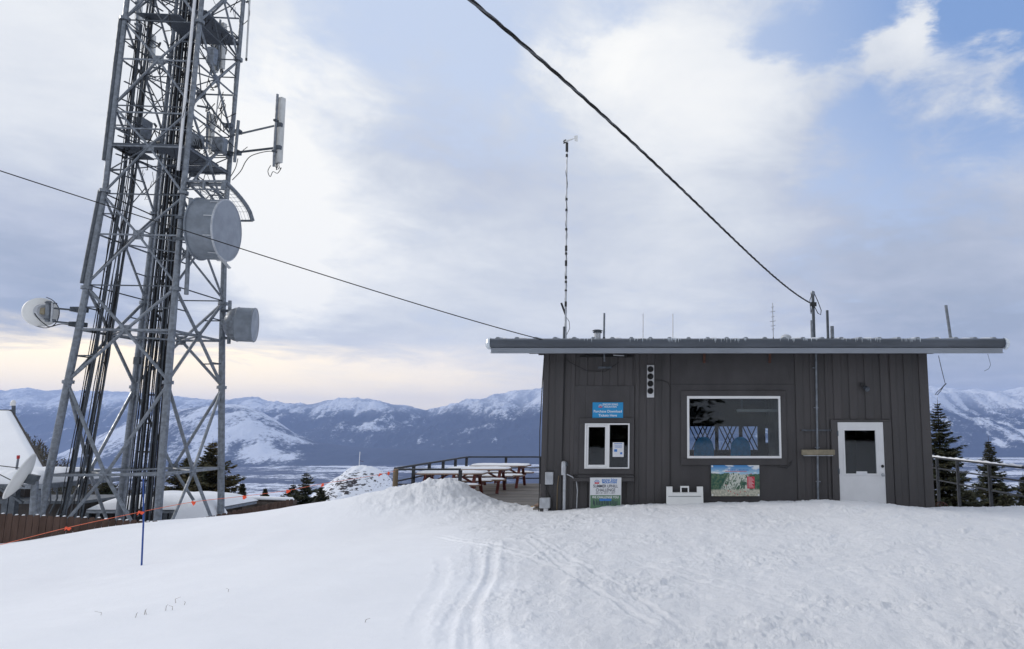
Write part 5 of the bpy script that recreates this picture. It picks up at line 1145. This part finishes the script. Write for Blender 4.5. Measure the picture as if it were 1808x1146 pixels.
# ------------------------------------------------------------ lodge with the snowy roof, left edge
def slabq(mb, P, th):
    n_q = (P[1]-P[0]).cross(P[3]-P[0]).normalized()*th; mb.add(P+[p-n_q for p in P], [(0, 1, 2, 3), (7, 6, 5, 4), (0, 4, 5, 1), (1, 5, 6, 2), (2, 6, 7, 3), (3, 7, 4, 0)])
LG = thing('lodge', 'dark lodge with a steep snow covered roof at the left edge', 'building', W(20, 870, 27))
Pr = [W(-170, 834, 25.5), W(84, 838, 25.5), W(22, 729, 31), W(-170, 727, 31)]
up = Vector((0, -.3, 1)).normalized()
mb = MB(); slabq(mb, [p-up*.10 for p in Pr], .16); lr = mb.build('roof', 'lodge_wall', LG)
nU, nV = 80, 60; V = []
for j in range(nV+1):
    for i in range(nU+1):
        u, v = i/nU, j/nV; a = Pr[0].lerp(Pr[1], u); b = Pr[3].lerp(Pr[2], u); p = a.lerp(b, v); ed = min(1, (1-u)*14, v*14+.2, (1-v)*14+.2)
        h = .22*math.sqrt(max(ed, 0))*(1+.10*float(vnoise(np.array([p.x*.5]), np.array([p.y*.5]))[0]))+.004*math.sin(v*60); V.append(p+up*h)
arrmesh('snow_cover', np.array(V)-np.array(origin(lr)), [(j*(nU+1)+i, j*(nU+1)+i+1, (j+1)*(nU+1)+i+1, (j+1)*(nU+1)+i) for j in range(nV) for i in range(nU)], 'snow', lr, smooth=True)
mb = MB(); mb.beam(W(85, 840, 25.45), W(22, 730, 31.0), .07, .16); mb.build('barge_board', 'lodge_wall', LG)
mb = MB(); a, b, cc_, d = W(-170, 840, 26), W(76, 840, 26), W(30, 742, 31.5), W(-170, 742, 31.5)
C2 = Pr[2]+(Vector((Pr[2].x-Pr[1].x, Pr[2].y-Pr[1].y, 0))); C2.z = Pr[1].z; D2 = Pr[3]+(C2-Pr[2])
mb = MB(); slabq(mb, [Pr[3], D2, C2, Pr[2]], .16); mb.build('roof', 'lodge_wall', LG)
g0 = [Pr[1]+Vector((-.5, .2, -.15)), Pr[2]+Vector((0, .3, -.25)), C2+Vector((.2, -.5, -.15))]; lo = [Vector((g0[0].x, g0[0].y, -7)), Vector((g0[2].x, g0[2].y, -7))]
mb = MB(); bk = Vector((-.25, -.2, 0)); f_ = [lo[0], g0[0], g0[1], g0[2], lo[1]]
mb.add(f_+[p+bk for p in f_], [(0, 1, 2, 3, 4), (9, 8, 7, 6, 5)]+[(i, (i+1) % 5, 5+(i+1) % 5, 5+i) for i in range(5)]); mb.build('gable_wall', 'lodge_wall', LG)
mb = MB(); e0 = Pr[0]+Vector((0, .8, -.2)); e1 = Pr[1]+Vector((-.8, .8, -.2)); mb.box((e0.x, e0.y, -7), (e1.x, e1.y+.3, min(e0.z, e1.z))); mb.build('wall', 'lodge_wall', LG)
mb = MB(); a, b = W(20, 842, 25.9), W(14, 868, 25.9)
# posts around the lodge
c = W(24, 706, 31); t = thing('roof_lamp', 'white topped post rising behind the ridge of the snowy roof', 'lamp', W(24, 735, 31))
MB().cyl(W(24, 738, 31), W(24, 716, 31), .07, 10).build('post', 'galv_dark', t); MB().lathe(c, (0, 0, -1), [(0, 0), (.03, .06), (.12, .10), (.22, .09), (.26, .11), (.27, 0)], 14).build('lamp_head', 'white_plastic', t, True)
t = thing('red_topped_post', 'slim grey post with a red tip standing before the snowy roof', 'post', W(27, 838, 22))
MB().cyl(W(26.5, 846, 22), W(32, 810, 22), .03, 10).build('shaft', 'galv', t); MB().cyl(W(32, 810, 22), W(32.5, 804, 22), .04, 10).build('tip', 'red_paint', t)
# raised platform with snow
t = thing('snowy_platform', 'low steel framed platform carrying a slab of snow behind the left end of the fence', 'platform', W(30, 860, 21))
p0, p1 = W(-80, 855, 21), W(76, 852, 21)
MB().box((p0.x, 21, p0.z-.14), (p1.x, 24, p0.z)).build('frame', 'galv', t)
snowcap(p0.x, p1.x-.2, 21.05, 23.9, p0.z+.002, .36, 8, t, N=(60, 40))
for px in (18, 30, 70): a = W(px, 856, 21.3); MB().box((a.x-.09, 21.2, a.z-2.2), (a.x+.09, 21.35, p0.z-.145)).build('leg', 'galv_dark', t)
MB().beam(W(-30, 845, 20.9), W(40, 888, 20.9), .06).build('brace', 'galv_dark', t)
# ground dish
c = W(46, 844, 19.5); ax = Vector((.93, -.36, .30)); ax = (Vector((-.85, -.52, .42))).normalized(); r_ = .66
t = thing('satellite_dish', 'off white satellite dish edge on upon a steel post by the fence', 'satellite dish', W(60, 905, 19.5))
prf = [(.16*(k/8)**2-.0, r_*k/8) for k in range(9)]+[(.13+.0*k, r_*.985-(k*.0)) for k in range(1)]+[(.16*(k/8)**2-.03, r_*k/8*.98) for k in range(8, -1, -1)]
MB().lathe(c, ax, prf, 44).build('reflector', 'white_plastic', t, True)
a = c-ax*.03; MB().beam(a, W(66, 848, 19.6), .22, .25).build('mount', 'galv_dark', t)
MB().cyl(W(58, 908, 19.6), W(62, 850, 19.6), .085, 12).build('post', 'galv', t, True); MB().cyl(W(65, 908, 19.8), W(67, 866, 19.8), .07, 12).build('post', 'galv', t, True)
for s_ in (-.25, .25): MB().tube([c+Vector((0, 0, s_)), c+ax*.9+Vector((0, 0, s_*.2))], .013, 6).build('feed_arm', 'black', t)
MB().cyl(c+ax*.85, c+ax*.98, .05, 10).build('feed_horn', 'white_plastic', t)
# snow covered shelters behind and beneath the tower
t = thing('snow_covered_shelter', 'low shelter under a thick rounded slab of snow seen through the tower legs', 'shelter', W(250, 915, 25))
def hump(px0, px1, pyb, pyt, Y0, Y1, parent, seed, m='snow', flat=.5):
    a, b = W(px0, pyb, Y0), W(px1, pyb, Y0); hh = W(px0, pyt, Y0).z-a.z; nU, nV = 60, 24; V = []
    for j in range(nV+1):
        for i in range(nU+1):
            u, v = i/nU, j/nV; k = (max(0, 1-abs(2*u-1)**3.2))**flat*(max(0, 1-abs(2*v-1)**3))**.5
            V.append((a.x+(b.x-a.x)*u, Y0+(Y1-Y0)*v, a.z+hh*k*(1+.12*float(vnoise(np.array([u*5+seed]), np.array([v*3]))[0]))))
    off = np.array(origin(parent)); return arrmesh('snow_cover', np.array(V)-off, [(j*(nU+1)+i, j*(nU+1)+i+1, (j+1)*(nU+1)+i+1, (j+1)*(nU+1)+i) for j in range(nV) for i in range(nU)], m, parent, smooth=True)
hump(152, 366, 900, 877, 24.5, 27.5, t, 1)
a, b = W(152, 901, 24.5), W(366, 901, 24.5)
MB().box((a.x, 24.5, a.z-.10), (b.x, 27.4, a.z-.003)).build('deck_frame', 'galv', t)
for px in (158, 178, 232, 296, 306, 350): q = W(px, 901, 24.7); MB().box((q.x-.07, 24.6, q.z-1.2), (q.x+.07, 24.74, a.z-.105)).build('leg', 'galv_dark', t)
MB().box((a.x+.1, 25.6, a.z-1.6), (b.x-.1, 25.7, a.z-.11)).build('back_panel', 'lodge_wall', t)
t = thing('snow_mound', 'rounded snow drift spilling beside the front right tower leg', 'snow drift', W(340, 915, 23.5))
hump(300, 368, 918, 884, 23.2, 24.3, t, 4, flat=.7).name = 'drift'
t = thing('timber_wall', 'long low dark timber wall with a snow line on top behind the right fence', 'wall', W(450, 885, 30))
a, b = W(325, 875, 27), W(519, 881, 29)
mb = MB(); nb = 40
P_ = [Vector((a.x, 27, a.z)), Vector((b.x, 29, b.z))]
mb.beam(P_[0]-Vector((0, 0, 1.3)), P_[1]-Vector((0, 0, 1.3)), .12, 2.5); mb.build('boards', 'old_wood', t)
MB().beam(P_[0], P_[1], .5, .10).build('snow_cover', 'snow', t, bevel=.04); MB().beam(P_[0]+Vector((0, -.12, -.18)), P_[1]+Vector((0, -.12, -.18)), .06, .12).build('cap_board', 'old_wood', t)
for k in np.linspace(.1, .95, 5): q = P_[0].lerp(P_[1], k)+Vector((0, -.10, 0)); MB().box((q.x-.07, q.y-.07, q.z-2.4), (q.x+.07, q.y+.01, q.z-.24)).build('post', 'old_wood', t)
t = thing('old_shed', 'dark low shed behind the fence between the dish and the tower', 'shed', W(110, 910, 25))
a, b = W(-60, 868, 24.6), W(150, 868, 24.6)
MB().box((a.x, 24.6, a.z-2.6), (b.x, 26.5, a.z-.4)).build('wall', 'lodge_wall', t); MB().box((a.x-.1, 24.4, a.z-.40), (b.x+.1, 26.6, a.z-.30)).build('roof', 'galv_dark', t)
for k, px in enumerate((72, 84, 96, 108, 118)): 
    q = W(px, 880+4*(k % 2), 24.2); MB().tube([q+Vector((0, 0, .5)), q+Vector((.1, 0, 0)), q+Vector((-.1, 0, -.5))], .03, 6).build('pipe', 'galv_dark', t)
gs = MB(); gr_ = random.Random(12)
for px, py, Y in [(252, 1108, 6.9), (258, 1104, 6.9), (236, 1112, 6.8), (290, 1102, 7.0), (302, 1104, 7.0), (310, 1084, 7.3), (400, 1070, 7.7), (175, 1099, 7.0), (322, 1088, 7.2), (640, 1134, 6.1)]:
    q = W(px, py, Y); z = gz(q.x, q.y); L = gr_.uniform(.02, .055); gs.tube([(q.x, q.y, z-.05), (q.x+gr_.uniform(-.02, .02), q.y, z+L*.6), (q.x+gr_.uniform(-.06, .06), q.y, z+L)], [.003, .002, .001], 4)
tag(gs.build('dry_grass', 'post_wood'), 'few thin dry grass stalks poking through the smooth snow', 'grass', kind='stuff')
# ------------------------------------------------------------ haze
HZ = MB().box((-32000, -400, -520), (32000, 19500, 760)).build('haze', 'snow'); tag(HZ, kind='stuff'); tag(HZ, 'thin bluish winter haze filling the valley', 'haze')
hm = bpy.data.materials.new('haze'); hm.use_nodes = True; h = NT(hm.node_tree); h.N.clear()
pv = h.n('ShaderNodeVolumePrincipled'); pv.inputs['Color'].default_value = (.44, .59, .98, 1); pv.inputs['Density'].default_value = 5.0e-5; pv.inputs['Anisotropy'].default_value = .25
ho = h.n('ShaderNodeOutputMaterial'); h.L.new(pv.outputs[0], ho.inputs['Volume']); HZ.data.materials.clear(); HZ.data.materials.append(hm)
sc.cycles.volume_bounces = 1; sc.cycles.max_bounces = 8; sc.cycles.transparent_max_bounces = 12
